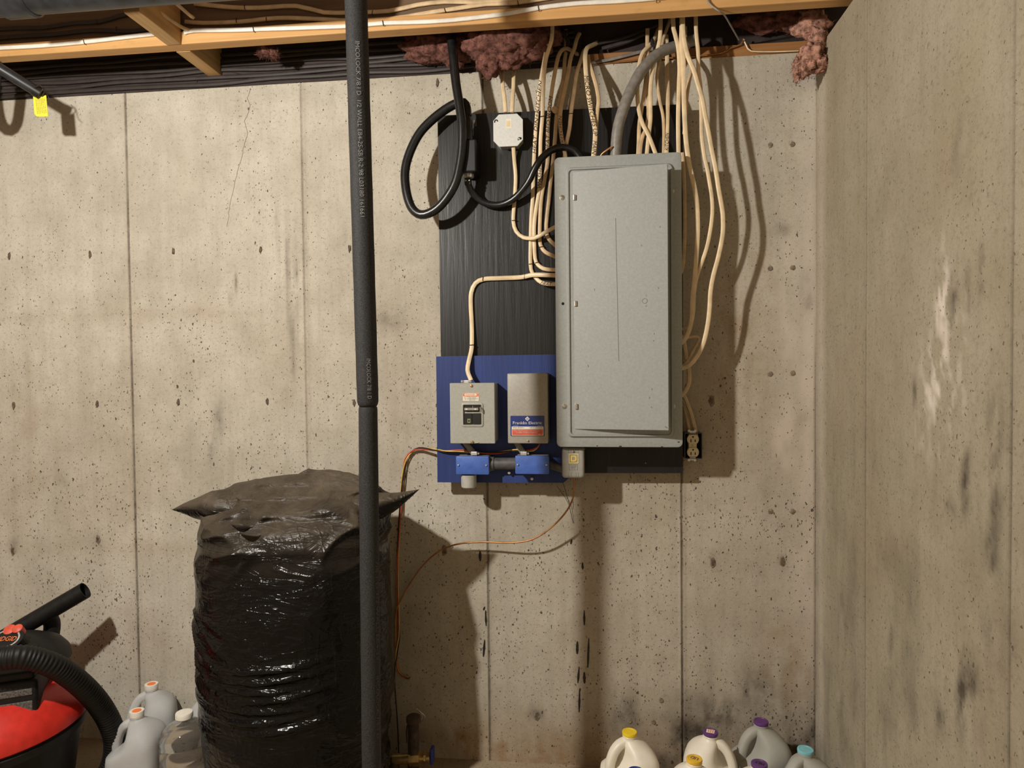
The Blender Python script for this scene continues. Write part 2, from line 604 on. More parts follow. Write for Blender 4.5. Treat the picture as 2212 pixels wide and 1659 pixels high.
def letters(bm, s, fmap, shear=0.0):
    """fmap(a, b) -> point, a along the line 0..1, b up the letters 0..1"""
    vs, fs = text_geo(s, shear)
    bv = [bm.verts.new(fmap(a, b)) for a, b in vs]
    for f in fs:
        try:
            bm.faces.new([bv[i] for i in f])
        except ValueError:
            pass


def flat_text(bm, s, x0, x1, z0, z1, y, shear=0.0):
    letters(bm, s, lambda a, b: (x0 + a * (x1 - x0), y, z0 + b * (z1 - z0)), shear)


def flat_rect(bm, x0, x1, z0, z1, y):
    vs = [bm.verts.new(p) for p in ((x0, y, z0), (x1, y, z0), (x1, y, z1), (x0, y, z1))]
    bm.faces.new(vs)


# ------------------------------------------------------------------ numpy noise for stains
def vnoise(X, Z, sx, sz, octv=4, seed=0):
    r = np.random.default_rng(seed)
    out = np.zeros_like(X)
    amp, tot = 1.0, 0.0
    for o in range(octv):
        g = r.random((64, 64))
        u, v = X * sx * 2 ** o + 100.3, Z * sz * 2 ** o + 57.7
        i, j = np.floor(u).astype(int), np.floor(v).astype(int)
        fu, fv = u - i, v - j
        fu, fv = fu * fu * (3 - 2 * fu), fv * fv * (3 - 2 * fv)
        a = g[i % 64, j % 64] * (1 - fu) + g[(i + 1) % 64, j % 64] * fu
        b = g[i % 64, (j + 1) % 64] * (1 - fu) + g[(i + 1) % 64, (j + 1) % 64] * fu
        out += amp * (a * (1 - fv) + b * fv)
        tot += amp
        amp *= 0.55
    return out / tot


def gauss(X, Z, x, z, sx, sz):
    return np.exp(-((X - x) / sx) ** 2 - ((Z - z) / sz) ** 2)


def wall_grid(name, us, zs, depth, place, stain, mat):
    U, Z = np.meshgrid(us, zs, indexing='ij')
    co = place(U, depth(U, Z), Z)
    nu, nz = U.shape
    idx = np.arange(nu * nz).reshape(nu, nz)
    f = np.stack([idx[:-1, :-1], idx[1:, :-1], idx[1:, 1:], idx[:-1, 1:]], -1).reshape(-1, 4)
    me = bpy.data.meshes.new(name)
    me.from_pydata(co.reshape(-1, 3).tolist(), [], f.tolist())
    ca = me.color_attributes.new('stain', 'FLOAT_COLOR', 'POINT')
    R, G, B = stain(U, Z)
    arr = np.stack([R, G, B, np.ones_like(R)], -1).clip(0, 1).astype(np.float32)
    ca.data.foreach_set('color', arr.reshape(-1))
    me.polygons.foreach_set('use_smooth', [True] * len(me.polygons))
    me.materials.append(M[mat])
    o = bpy.data.objects.new(name, me)
    COL.objects.link(o)
    ROOTLOC[o.name] = Vector((0, 0, 0))
    return struct(o)


WT = 2.216                     # top of the foundation walls
XC = 0.6705                    # inner face of the right wall
SEAMS = [-1.563, -0.944, -0.343, 0.270]
SEAMS_R = [-0.391, -1.000]


def axis_with(lo, hi, step, special):
    a = list(np.arange(lo, hi, step)) + [hi]
    for s in special:
        a = [x for x in a if abs(x - s) > 0.010] + [s - .009, s - .0061, s - .0022, s, s + .0022, s + .006, s + .009]
    return np.array(sorted(a))


def back_depth(X, Z):
    y = 0.0016 * (vnoise(X, Z, 3, 3, 4, 3) - .5)
    for k, s in enumerate(SEAMS):
        w = 0.55 + 0.9 * vnoise(X * 0 + k * 7, Z, 1, 5, 3, 9)
        y = y + np.where(np.abs(X - s) < .0012, 0.0045 * w, 0) - np.where((np.abs(X - s) > .004) & (np.abs(X - s) < .0075), 0.0016 * w, 0)
    return y


def back_stain(X, Z):
    r = np.zeros_like(X)
    g = np.zeros_like(X)
    b = np.zeros_like(X)
    n6 = vnoise(X, Z, 30, 14, 5, 6)
    n1, n2, n3 = vnoise(X, Z, 9, 9, 5, 1), vnoise(X, Z, 22, 5, 5, 2), vnoise(X, Z, 4, 4, 4, 4)
    for k, s in enumerate(SEAMS):
        w = vnoise(X * 0 + k * 5, Z, 1, 9, 4, 8)
        r += np.where(np.abs(X - s) < .0024, 0.35 + 0.6 * w, 0) * (0.35 if k == 1 else 1.0)
        b += 0.22 * np.exp(-(np.abs(X - s) / .02)) * w

    def spot(u, v, sx, sz, amt, ch):
        p = at(u, v, 0)
        k = amt * gauss(X, Z, p.x, p.z, sx, sz) * np.clip((n6 - .30) * 3.4, 0, 1.4)
        return k
    # damp, blackened foot of the wall at the right
    r += 0.95 * np.clip((0.30 - Z) / 0.26, 0, 1) ** 1.1 * np.clip((X + .12) / .3, 0, 1) * np.clip((n1 - .36) * 3.2, 0, 1)
    r += 0.40 * np.clip((0.55 - Z) / 0.4, 0, 1) * np.clip(X / .3, 0, 1) * np.clip((n2 - .45) * 3, 0, 1)
    b += 0.65 * np.clip((0.20 - Z) / 0.2, 0, 1) * np.clip((X + .6) / .3, 0, 1) * np.clip((.75 - X) / .3, 0, 1)
    # left part: faint cold-joint bands and smears
    b += 0.20 * np.clip((n3 - .45) * 3, 0, 1) * np.clip((-X - .2) / .6, 0, 1) * np.clip((1.62 - Z) / .2, 0, 1)
    b += 0.16 * np.exp(-((Z - 1.46 - .02 * n3) / .02) ** 2) * np.clip((-X - .9) / .3, 0, 1)
    b += 0.14 * np.exp(-((Z - .66 - .02 * n3) / .03) ** 2) * np.clip((-X - .9) / .3, 0, 1)
    for u, v, sx, sz, a in ((600, 540, .006, .16, .35), (622, 580, .007, .20, .45), (640, 620, .006, .20, .45), (632, 740, .008, .12, .5),
                            (470, 910, .025, .08, .42), (455, 960, .02, .05, .5), (510, 612, .006, .03, .6), (497, 640, .005, .03, .5),
                            (845, 690, .05, .035, .35), (30, 1180, .02, .03, .35), (210, 1165, .02, .03, .35), (120, 1050, .05, .05, .2),
                            (745, 520, .012, .05, .35), (1690, 497, .02, .02, .6), (1690, 1215, .015, .025, .7), (1540, 1215, .01, .03, .6),
                            (1630, 1230, .03, .03, .35), (1160, 1540, .025, .03, .7), (1350, 1545, .04, .06, .7), (1560, 1540, .05, .05, .8), (1640, 1490, .06, .06, .7),
                            (1740, 620, .022, .05, 0.40), (1745, 655, .016, .025, .3), (1720, 1600, .05, .06, .6), (1500, 1590, .06, .05, .7),
                            (1140, 690, .03, .05, .2), (1030, 1120, .03, .03, .12), (900, 870, .02, .05, .25)):
        r += spot(u, v, sx, sz, a, 0)
    for u, v, sx, sz, a in ((1690, 950, .04, .10, .95), (1700, 760, .035, .25, .45), (1745, 900, .03, .5, .55), (1720, 1330, .06, .2, .3),
                            (120, 300, .3, .15, .12), (500, 350, .4, .25, .18), (1620, 1080, .05, .1, .35), (1700, 600, .02, .2, .4)):  # the two wide left ones make the upper wall paler
        g += spot(u, v, sx, sz, a, 1)
    for u, v, sx, sz, a in ((1600, 700, .10, .35, .30), (1720, 300, .04, .12, .2), (1000, 1600, .3, .05, .5), (1700, 1440, .08, .15, .35), (60, 900, .1, .3, .22)):
        b += spot(u, v, sx, sz, a, 2)
    b += 0.22 * np.clip((X + .45) / .5, 0, 1) * np.clip((1.9 - Z) / .6, 0, 1) * (.4 + n3)  # broad brown tint growing to the right and downward
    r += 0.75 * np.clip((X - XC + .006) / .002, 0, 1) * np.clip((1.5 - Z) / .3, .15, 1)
    # pale swept strip by the corner
    g += 0.45 * np.clip((X - .60) / .05, 0, 1) * (0.3 + n2)
    return r, g, b


us = axis_with(-2.5, XC, 0.0085, SEAMS)
zs = np.linspace(0, WT, 258)
wall_back = wall_grid('wall_back', us, zs, back_depth, lambda u, d, z: np.stack([u, d, z], -1), back_stain, 'wall_back')
bm = bmesh.new()
box(bm, -5.0, XC + .2, 0.012, 0.20, 0, WT)
box(bm, -5.0, -2.49, 0.0, 0.013, 0, WT)
finish('concrete_core', bm, 'floor', wall_back)


def right_depth(Y, Z):
    x = 0.0025 * (vnoise(Y, Z, 3, 2, 4, 13) - .5)
    for k, s in enumerate(SEAMS_R):
        w = 0.6 + 0.8 * vnoise(Y * 0 + k * 7, Z, 1, 5, 3, 19)
        x = x + np.where(np.abs(Y - s) < .0030, 0.0055 * w, 0) - np.where((np.abs(Y - s) > .005) & (np.abs(Y - s) < .0075), 0.0015 * w, 0)
    return x


def right_stain(Y, Z):
    n7 = vnoise(Y, Z, 60, 24, 3, 39)
    n5 = vnoise(Y + .4 * Z, Z, 36, 13, 4, 36)
    n1, n2, n3 = vnoise(Y, Z, 8, 5, 5, 31), vnoise(Y, Z, 26, 4, 5, 32), vnoise(Y, Z, 3, 2, 4, 34)
    r = np.zeros_like(Y)
    g = np.zeros_like(Y)
    b = np.zeros_like(Y)
    for k, s in enumerate(SEAMS_R):
        w = vnoise(Y * 0 + k * 5, Z, 1, 7, 4, 28)
        r += np.where(np.abs(Y - s) < .0045, 0.62 + 0.6 * w, 0) * np.clip((2.3 - Z) / 1.2, .6, 1) + .25 * np.exp(-(np.abs(Y - s) / .02)) * w
    r += 0.28 * np.clip((n2 - .60) * 5, 0, 1) * np.clip((1.5 - Z) / .7, 0.12, 1)
    r += 0.35 * np.clip((n1 - .58) * 5, 0, 1) * np.clip((1.2 - Z) / .6, 0, 1)
    r += 0.5 * np.clip((.18 - Z) / .18, 0, 1) * n1
    b += 0.30 * np.clip((n3 - .48) * 3, 0, 1)
    for u, v, sy, sz, a in ((2040, 640, .03, .10, .8), (2030, 770, .03, .13, 1.0), (2015, 850, .05, .09, .8), (2080, 700, .02, .06, .7), (1990, 900, .04, .1, .45), (2060, 860, .06, .1, .4)):
        p = atx(u, v, XC)
        g += a * gauss(Y, Z, p.y, p.z, sy, sz) * np.clip((n7 - .46) * 5.0, 0, .9)
    for u, v, sy, sz, a in ((2085, 1040, .02, .07, .7), (2150, 1000, .025, .14, .6), (2140, 1250, .02, .1, .6), (2075, 1500, .025, .07, .8), (2100, 1470, .03, .05, .5), (1975, 850, .008, .03, .7),
                            (2050, 1100, .03, .02, .7), (1925, 1390, .02, .05, .4), (2030, 1545, .02, .04, .6), (2090, 620, .01, .05, .6), (2120, 610, .01, .06, .6), (2060, 650, .02, .06, .5), (2075, 320, .04, .06, .25)):
        p = atx(u, v, XC)
        r += 1.1 * a * gauss(Y, Z, p.y, p.z, sy, sz) * np.clip((n5 - .38) * 4.5, 0, 1.3)
    g += 0.40 * np.exp(-((Y + .05) / .035) ** 2) * (0.3 + n2)
    return r, g, b


ys_ = axis_with(-1.75, 0.0, 0.009, SEAMS_R)
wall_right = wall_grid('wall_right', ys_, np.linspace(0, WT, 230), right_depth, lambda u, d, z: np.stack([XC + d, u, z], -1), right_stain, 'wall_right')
bm = bmesh.new()
box(bm, XC + .013, XC + .2, -4.6, 0.0, 0, WT)
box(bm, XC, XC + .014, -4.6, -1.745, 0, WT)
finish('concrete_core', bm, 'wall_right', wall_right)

bm = bmesh.new()
box(bm, -5.0, XC + .2, -4.6, 0.2, -0.12, 0.0)
struct(finish('floor', bm, 'floor', origin=(0, 0, 0)))
bm = bmesh.new()
box(bm, -5.0, XC + .2, -4.6, 0.2, 2.492, 2.515)
struct(finish('ceiling', bm, 'subfloor', origin=(0, 0, 2.492)))

# form-tie scars in the back wall (parts of the wall)
def tie(u, v, w=0.008, h=0.013, ring=True, dark='tie'):
    p = at(u, v, 0)
    rnd = random.Random(int(u * 7 + v))
    if ring:
        bm = bmesh.new()
        out, inn = [], []
        for k in range(14):
            a = 2 * math.pi * k / 14
            q = 1 + rnd.uniform(-.18, .18)
            out.append((p.x + w * 1.55 * q * math.cos(a), 0.002, p.z + h * 1.4 * q * math.sin(a)))
            inn.append((p.x + w * 1.1 * q * math.cos(a), -0.0022, p.z + h * 1.05 * q * math.sin(a)))
        ring_loft(bm, [out, inn], False, True)
        finish('tie_scar', bm, 'tie_ring', wall_back)
    bm = bmesh.new()
    out, inn = [], []
    for k in range(12):
        a = 2 * math.pi * k / 12
        q = 1 + rnd.uniform(-.3, .3)
        out.append((p.x + w * q * math.cos(a), 0.001, p.z + h * q * math.sin(a)))
        inn.append((p.x + w * .75 * q * math.cos(a), -0.0030, p.z + h * .75 * q * math.sin(a)))
    ring_loft(bm, [out, inn], False, True)
    finish('tie_hole', bm, dark, wall_back)


for u, v in ((20, 553), (195, 550), (375, 543), (563, 540), (755, 537), (30, 876), (210, 872), (385, 870), (577, 868), (765, 870), (945, 178)):
    tie(u, v, .0055, .014, False)
for u, v in ((28, 1190), (212, 1166), (1537, 866), (1540, 1215), (1160, 1547), (960, 1190), (1690, 1213)):
    tie(u, v, .007, .014, True)
for u, v in ((1664, 313), (1712, 312), (1664, 580), (1712, 578), (1664, 808), (1712, 806), (1712, 1105), (1664, 1105), (1361, 1558), (1428, 1513), (1412, 1560)):
    tie(u, v, .006, .0065, True, 'tie_ring')

# tar drips and a hairline crack
for u, v0, v1, w in ((1252, 1490, 1538, 4), (1251, 1440, 1475, 4), (1262, 1452, 1476, 5), (1272, 1378, 1442, 4), (1262, 1318, 1350, 4), (1247, 1385, 1412, 5),
                     (1049, 1318, 1352, 4), (1047, 1382, 1418, 4), (1037, 1190, 1212, 5), (1258, 1215, 1230, 4), (1235, 1165, 1175, 4), (1047, 1310, 1318, 3)):
    a, b = at(u, v0, 0), at(u + random.uniform(-3, 3), v1, 0)
    bm = bmesh.new()
    w *= .0007
    rings = []
    for k in range(7):
        t = k / 6
        c = a.lerp(b, t)
        r = w * (.35 + 1.0 * math.sin(math.pi * min(1, t * .9 + .05)) * (0.6 + .5 * t)) * random.uniform(.8, 1.2)
        rings.append([(c.x + r * math.cos(q), -.0012 - .0012 * math.sin(q), c.z) for q in (0, math.pi / 2, math.pi, math.pi * 1.5)])
    ring_loft(bm, rings)
    finish('tar_drip', bm, 'tar', wall_back)
bm = bmesh.new()
cr = [(541, 190), (535, 212), (541, 228), (533, 252), (529, 262), (534, 288), (528, 310), (524, 330), (513, 372), (505, 410), (497, 445), (491, 490)]
pp = catmull(P(cr, -0.0006), 0.01)
for p in pp:
    p.x += random.uniform(-.002, .002)
sweep(bm, frames(pp), .0007, .0004, 4)
finish('hairline_crack', bm, 'crack', wall_back)

# ------------------------------------------------------------------ framing above the wall
bm = bmesh.new()
box(bm, -5.0, XC + .2, 0.006, 0.146, WT, WT + .038, .002)
sill = tag(finish('sill_plate', bm, 'sill'), 'orange-brown wooden sill plate lying on top of the back wall', 'sill')
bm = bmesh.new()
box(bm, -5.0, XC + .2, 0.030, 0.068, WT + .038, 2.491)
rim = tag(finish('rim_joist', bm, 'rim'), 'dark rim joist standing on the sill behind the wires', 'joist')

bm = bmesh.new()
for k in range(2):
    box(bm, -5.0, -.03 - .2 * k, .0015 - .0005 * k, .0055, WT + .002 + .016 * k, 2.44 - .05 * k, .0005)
tag(finish('dimming_sheet', bm, 'rim'), 'added dark sheet that dims the rim and sill on the left half', 'dark sheet')  # added sheet, stands in for shade on the left rim and sill

ij = thing('ceiling_joist', 'long ceiling joist with bright pine lower flange and brown web, parallel to the back wall', 'joist', (-1.0, -.208, 2.254))
FB, FT = 2.254, 2.292
bm = bmesh.new()
box(bm, -4.0, XC + .16, -.230, -.186, FB, FT, .003)
finish('flange', bm, 'flange', ij)
bm = bmesh.new()
box(bm, -4.0, XC + .16, -.213, -.203, FT, 2.455)
finish('web', bm, 'osb', ij)
bm = bmesh.new()
box(bm, -4.0, XC + .16, -.230, -.186, 2.455, 2.491, .003)
finish('flange', bm, 'flange', ij)
for nm, lab, y0, y1, zz in (('joist_blocking', 'short pine blocking in front of the long joist, below the black drain pipe', -.425, -.231, 0), ('joist_blocking', 'short pine blocking behind the long joist, running to the wall', -.185, .028, 0)):
    bm = bmesh.new()
    box(bm, -1.262, -1.216, y0, y1, FB - .001, 2.49, .002)
    o = tag(finish(nm, bm, 'pine'), lab, 'blocking')


# ------------------------------------------------------------------ cables
CW, CD = .0062, .0036


def cable(pts, y, label, mat='cream', rw=CW, rd=CD, n=8, cat='cable', name='cable', txt=None, group=None, twist=None, face=(0, -1, 0), step=.012, up=None):
    pp = P(pts, y)
    if up is not None:
        p = pp[0].copy()
        pp = [Vector((p.x + up[0], p.y + up[1], up[2]))] + pp
    path = catmull(pp, step)
    fr = frames(path, face)
    bm = bmesh.new()
    sweep(bm, fr, rw, rd, n, twist)
    o = finish(name, bm, mat, None, True, 60)
    tag(o, label, cat, group)
    if txt:
        for s, v0, v1, m, hgt in txt:      # lettering between image rows v0 and v1, reading along the cable
            i0 = min(range(len(path)), key=lambda i: (path[i] - at(*v0, path[i].y)).length)
            i1 = min(range(len(path)), key=lambda i: (path[i] - at(*v1, path[i].y)).length)

            def fm(a, b):
                f = i0 + a * (i1 - i0)
                k = int(max(0, min(len(fr) - 2, math.floor(f))))
                p, t, w, d = fr[k]
                q = fr[k + 1][0]
                c = p.lerp(q, f - k)
                sgn = -1 if i1 < i0 else 1
                ww = w if w.x > 0 else -w
                upv = ww * (1 if sgn > 0 else -1)
                dd = d if d.y < 0 else -d
                return c + upv * ((b - .5) * 2 * rw * hgt) + dd * (rd + .0004)
            bt = bmesh.new()
            letters(bt, s, fm, 0.25)
            finish('lettering', bt, m, o)
    return o


# white cable lying on the lower flange, the higher ones on the web
def hcable(pts, y, label, mat, rw=.0062, rd=.0036, stp=.03):
    return cable(pts, y, label, mat, rw, rd, step=stp)


hcable([(-260, 124), (-120, 112), (0, 104), (90, 99), (180, 91), (250, 83), (300, 77), (348, 72)], -.2345, 'white cable lying on the joist flange left of the blocking', 'white_cable')
hcable([(398, 71), (420, 66), (500, 65), (600, 62), (690, 59), (760, 56), (830, 50), (900, 48), (960, 45), (1030, 38), (1100, 29), (1160, 18), (1240, 8), (1330, 3), (1420, -4), (1600, -24), (1780, -40), (2060, -66)], -.2345, 'white cable lying on the joist flange right of the blocking', 'white_cable')
hcable([(400, 47), (440, 50), (520, 47), (600, 39), (680, 41), (760, 45), (850, 40), (930, 27), (990, 18), (1050, 9), (1110, 7), (1170, -2), (1260, -14), (1450, -30), (1700, -52), (2000, -80)], -.2185, 'beige cable stapled to the joist web just above the white one', 'cream2')
hcable([(420, 8), (500, 16), (560, 17), (640, 13), (700, 27), (760, 27), (840, 24), (900, 11), (960, 4), (1020, 5), (1080, 1), (1160, -8), (1350, -30), (1650, -56), (1980, -92)], -.2185, 'highest cable wandering along the joist web near the top of the frame', 'cream2')
hcable([(-200, 88), (0, 63), (90, 60), (160, 50), (215, 47), (260, 34), (330, 20)], -.2185, 'upper dull cable on the shaded web under the black drain pipe', 'dull_cable')
hcable([(-200, 102), (0, 82), (120, 74), (200, 66), (290, 68), (345, 58)], -.2185, 'lower dull cable on the shaded web under the black drain pipe', 'dull_cable')
cable([(322, 10, -.36), (350, 30, -.32), (375, 48, -.28), (395, 60, -.25), (410, 66, -.2345)], -.3, 'cable running down the right side of the front blocking', 'cream2', .005, .0035)
cable([(375, 3, -.36), (395, 20, -.33), (410, 33, -.30), (418, 38, -.26)], -.3, 'short cable end by the front blocking near the top of the frame', 'cream2', .005, .0035)


def staple(u, v, y, parent, ln=11, ang=0.0, name='staple'):
    p = at(u, v, y)
    s = ln * .0007
    d = Vector((math.sin(ang), 0, math.cos(ang)))
    pth = [p - d * s + Vector((0, .007, 0)), p - d * s, p + d * s, p + d * s + Vector((0, .007, 0))]
    bm = bmesh.new()
    sweep(bm, frames(pth, (math.cos(ang), 0, -math.sin(ang))), .0011, .0011, 5)
    finish(name, bm, 'staple', parent)


for u, v, y, a in ((181, 90, -.2395, -.25), (547, 63, -.2395, -.2), (827, 49, -.2395, -.15), (1163, 17, -.2395, -.15), (1418, -2, -.2395, -.1), (208, 46, -.223, -.2), (250, 62, -.223, 0),
                   (510, 44, -.223, -.1), (575, 42, -.223, -.1), (804, 27, -.223, .1), (961, 22, -.223, -.3), (1119, 6, -.223, -.2), (528, 15, -.223, -.1)):
    staple(u, v, y, ij, 9, a)

# six dull cables along the rim joist, one above the other
ORD = ['topmost', 'second from top', 'third from top', 'fourth from top', 'fifth from top', 'lowest']
for k in range(6):
    pts = []
    for u in range(-300, 1300, 110):
        w = 2.2 * math.sin(u * .013 + k * 1.7) + 1.5 * math.sin(u * .031 + k)
        fan = 0
        if 440 < u < 700:
            fan = -(5 - k) * 0.0
        pts.append((u, 104 + 12 * k - .0645 * (u - 700) + w + fan))
    hcable(pts, -.0055, 'dull brown cable stapled along the rim joist, ' + ORD[k] + ' of six', 'dull_cable', .0066, .0042, .04)
for u, v in ((680, 120), (690, 145), (615, 146), (595, 165), (425, 172), (242, 145), (290, 175), (305, 160), (847, 128), (938, 143), (965, 148), (840, 140)):
    staple(u, v, -.004, rim, 9, random.uniform(-.2, .2))
cable([(455, 122, .015), (470, 140, .01), (500, 158, .005), (545, 168, 0), (600, 170, 0), (690, 165, 0)], 0, 'dull cable dropping beside the rear blocking and turning right', 'dull_cable', .006, .004)
cable([(475, 118, .015), (495, 134, .01), (530, 147, .005), (580, 150, 0), (640, 146, 0)], 0, 'dull cable curving along the rim beside the rear blocking', 'dull_cable', .006, .004)
# dull loops high in the right bay
cable([(1215, 70, -.02), (1228, 90, -.02), (1225, 112, -.02), (1240, 122, -.02)], 0, 'dull cable loop under the joist above the bedroom heat cable', 'dull_cable', .006, .004)
cable([(1262, 104, .0), (1300, 92, .0), (1340, 84, .0), (1380, 70, .0), (1425, 52, .0)], 0, 'dull cable sagging up the rim joist left of the fat grey cable', 'dull_cable', .006, .004)
cable([(1300, 105, 0), (1360, 88, 0), (1392, 74, -.01), (1406, 84, -.03), (1409, 98, -.05)], 0, 'dull cable bending over beside the fat grey cable', 'dull_cable', .006, .004)
cable([(1260, 140, -.006), (1320, 128, -.004), (1400, 108, -.003), (1440, 100, 0)], 0, 'dull cable slanting along the sill behind the fat grey cable', 'grey_cable', .005, .003)
cable([(1240, 147), (1330, 135), (1420, 127), (1500, 122), (1560, 114), (1578, 104), (1600, 96), (1606, 84)], -.003, 'bare ground wire lying along the wall top', 'copper', .0024, .0024, cat='wire', name='ground_wire')
cable([(1606, 84), (1612, 98), (1622, 110), (1660, 112), (1725, 110)], -.003, 'pale wire running right along the wall top to the pink tuft', 'cream', .0022, .0022, cat='wire', name='ground_wire')
cable([(1515, -30, -.24), (1530, 5, -.238), (1553, 24, -.235), (1565, 33, -.20), (1580, 58, -.12), (1596, 86, -.02)], -.2, 'grey string tied over the joist and pulled to the rim', 'cobweb', .0022, .0022, cat='string', name='string')

# ------------------------------------------------------------------ plywood boards
YB, YBL = -.058, -.071
bb = thing('plywood_board', 'black painted plywood board behind the grey breaker panel', 'board', (-.1, -.05, .952))
bm = bmesh.new()
p = [at(945, 250, YB), at(1475, 225, YB), at(1475, 1022, YB), at(956, 1022, YB)]
zt0, zt1 = p[0].z, p[1].z
ring_loft(bm, [[(q.x, yy, q.z) for q in p] for yy in (-.038, YB)])
finish('board', bm, 'black_board', bb)
for x0, x1 in ((-.455, -.37), (-.14, -.05), (.17, .255)):
    bm = bmesh.new()
    box(bm, x0, x1, -.0382, -.002, .97, 2.04, .002)
    finish('batten', bm, 'pine', bb)
blb = thing('plywood_board', 'smaller blue painted plywood board overlapping the black one at lower left', 'board', (-.29, -.065, .92))
bm = bmesh.new()
p = [at(942, 770, YBL), at(1232, 765, YBL), at(1232, 1030, YBL), at(1217, 1043, YBL), at(945, 1042, YBL)]
ring_loft(bm, [[(q.x, yy, q.z) for q in p] for yy in (YB - .0003, YBL)])
finish('board', bm, 'blue_board', blb)
bm = bmesh.new()
box(bm, -.475, -.455, -.0577, -.002, .925, 1.30, .002)
finish('batten', bm, 'pine', blb)

# ------------------------------------------------------------------ breaker panel
pn = thing('breaker_panel', 'big grey steel breaker panel with a closed blank door, on the black board', 'electrical panel', (.07, -.06, 1.045))
PX0, PX1, PZ0, PZ1 = -.1095, .2535, 1.0430, 1.8880
YF = -.165
bm = bmesh.new()
box(bm, PX0 + .012, PX1 - .012, -.156, YB - .0005, PZ0 + .012, PZ1 - .012, .002)
finish('back_box', bm, 'panel', pn)
EX0, EX1, EZ0, EZ1 = -.077, .2300, 1.071, 1.857
bm = bmesh.new()
rings = []
for x0, x1, z0, z1, y, r in ((PX0, PX1, PZ0, PZ1, -.156, .014), (PX0, PX1, PZ0, PZ1, YF + .003, .014), (PX0 + .0008, PX1 - .0008, PZ0 + .0008, PZ1 - .0008, YF + .0008, .014),
                             (PX0 + .003, PX1 - .003, PZ0 + .003, PZ1 - .003, YF, .012), (EX0, EX1, EZ0, EZ1, YF, .014), (EX0 + .002, EX1 - .002, EZ0 + .002, EZ1 - .002, YF - .004, .013),
                             (EX0 + .005, EX1 - .005, EZ0 + .005, EZ1 - .005, YF - .0085, .012), (EX0 + .0085, EX1 - .0085, EZ0 + .0085, EZ1 - .0085, YF - .0085, .011),
                             (EX0 + .0105, EX1 - .0105, EZ0 + .0105, EZ1 - .0105, YF - .0035, .010), (EX0 + .012, EX1 - .012, EZ0 + .012, EZ1 - .012, YF - .0035, .008)):
    rings.append([(a, y, b) for a, b in rrect(x0, x1, z0, z1, r, 6)])
ring_loft(bm, rings)
finish('cover', bm, 'panel', pn, True, 35)
# the door stands a little open: hinged at the left
bm = bmesh.new()
dl = [(-.0560, 1.0985), (-.0560, 1.8415)]
hx, hy, fx, fy = -.0560, -.1705, .2088, -.2150
th = .012


def door_pt(a, z, out):      # a across 0..1, out = towards the room
    tx, ty = (fx - hx), (fy - hy)
    ln = math.hypot(tx, ty)
    nx, ny = ty / ln, -tx / ln
    return (hx + tx * a + nx * out, hy + ty * a + ny * out, z)


rings = []
for ins, out in ((0, -.011), (0, -.0012), (.0004, -.0004), (.0012, 0)):
    rings.append([door_pt(a, z, out) for a, z in ((ins / .27, 1.0965 + ins), (1 - ins / .27, 1.0965 + ins), (1 - ins / .27, 1.8425 - ins), (ins / .27, 1.8425 - ins))])
ring_loft(bm, rings)
door = finish('door', bm, 'panel', pn)
bm = bmesh.new()
for (u, v, r) in ((1393, 650, .0075), (1396, 638, .0022), (1396, 661, .0022)):
    q = at(u, v, -.206)
    a = (q.x - hx) / (fx - hx)
    z = q.z
    pts_o, pts_i = [], []
    for k in range(20):
        an = 2 * math.pi * k / 20
        da, dz = r * math.cos(an) / .268, r * math.sin(an)
        pts_o.append(door_pt(a + da, z + dz, .0004))
        pts_i.append(door_pt(a + da * .86, z + dz * .86, .0005))
    ring_loft(bm, [pts_o, pts_i], False, False)
finish('latch_knockout', bm, 'ink_faint', door)
for (u0, v0, u1, v1, w) in ((1330, 470, 1337, 780, .0007), (1394, 1000, 1395, 1000, .001), (1270, 788, 1271, 793, .001), (1385, 530, 1386, 531, .001), (1436, 921, 1440, 923, .0016), (1406, 878, 1408, 881, .001),
                            (1284, 622, 1285, 626, .0008), (1412, 720, 1413, 723, .001), (1411, 735, 1412, 738, .001), (1408, 840, 1408, 842, .001), (1425, 490, 1425, 494, .0007), (1421, 622, 1422, 624, .001), (1402, 858, 1403, 860, .001)):
    q0, q1 = at(u0, v0, -.2), at(u1, v1, -.2)
    a0, a1 = (q0.x - hx) / (fx - hx), (q1.x - hx) / (fx - hx)
    dz = .0 if abs(q0.z - q1.z) > .003 else .0012
    bm = bmesh.new()
    vs = [door_pt(a0 - w / .268, q0.z + dz, .0003), door_pt(a0 + w / .268, q0.z + dz, .0003), door_pt(a1 + w / .268, q1.z - dz, .0003), door_pt(a1 - w / .268, q1.z - dz, .0003)]
    bm.faces.new([bm.verts.new(x) for x in vs])
    finish('scratch_mark', bm, 'ink_faint', door)
for v in (427, 656, 878):
    q = at(1241 + (v - 427) * .009, v, -.172)
    bm = bmesh.new()
    box(bm, q.x - .0035, q.x + .004, -.1765, -.166, q.z - .008, q.z + .008, .001)
    h = finish('hinge_tab', bm, 'steel', pn)


def screw(c, r, parent, mat='steel', axis=(0, -1, 0), name='screw', washer=True):
    bm = bmesh.new()
    c = Vector(c)
    prof = ([(r * 1.55, 0), (r * 1.55, .0012), (r * 1.05, .0016)] if washer else [(r, 0)]) + [(r, .003), (r * .8, .0042), (r * .3, .0046)]
    lathe(bm, c, prof, axis, 14)
    o = finish(name, bm, mat, parent, True, 40)
    return o


for u, v, w in ((1214, 427, True), (1451, 413, True), (1219, 878, True), (1453, 878, True), (1451, 649, False)):
    screw(at(u, v, YF + .0003), .0050 if w else .004, pn, washer=w)
q = at(1216, 656, YF)
bm = bmesh.new()
lathe(bm, (q.x, YF - .0002, q.z), [(.0042, 0), (.0038, .0006)], (0, -1, 0), 14)
finish('screw_hole', bm, 'void', pn)
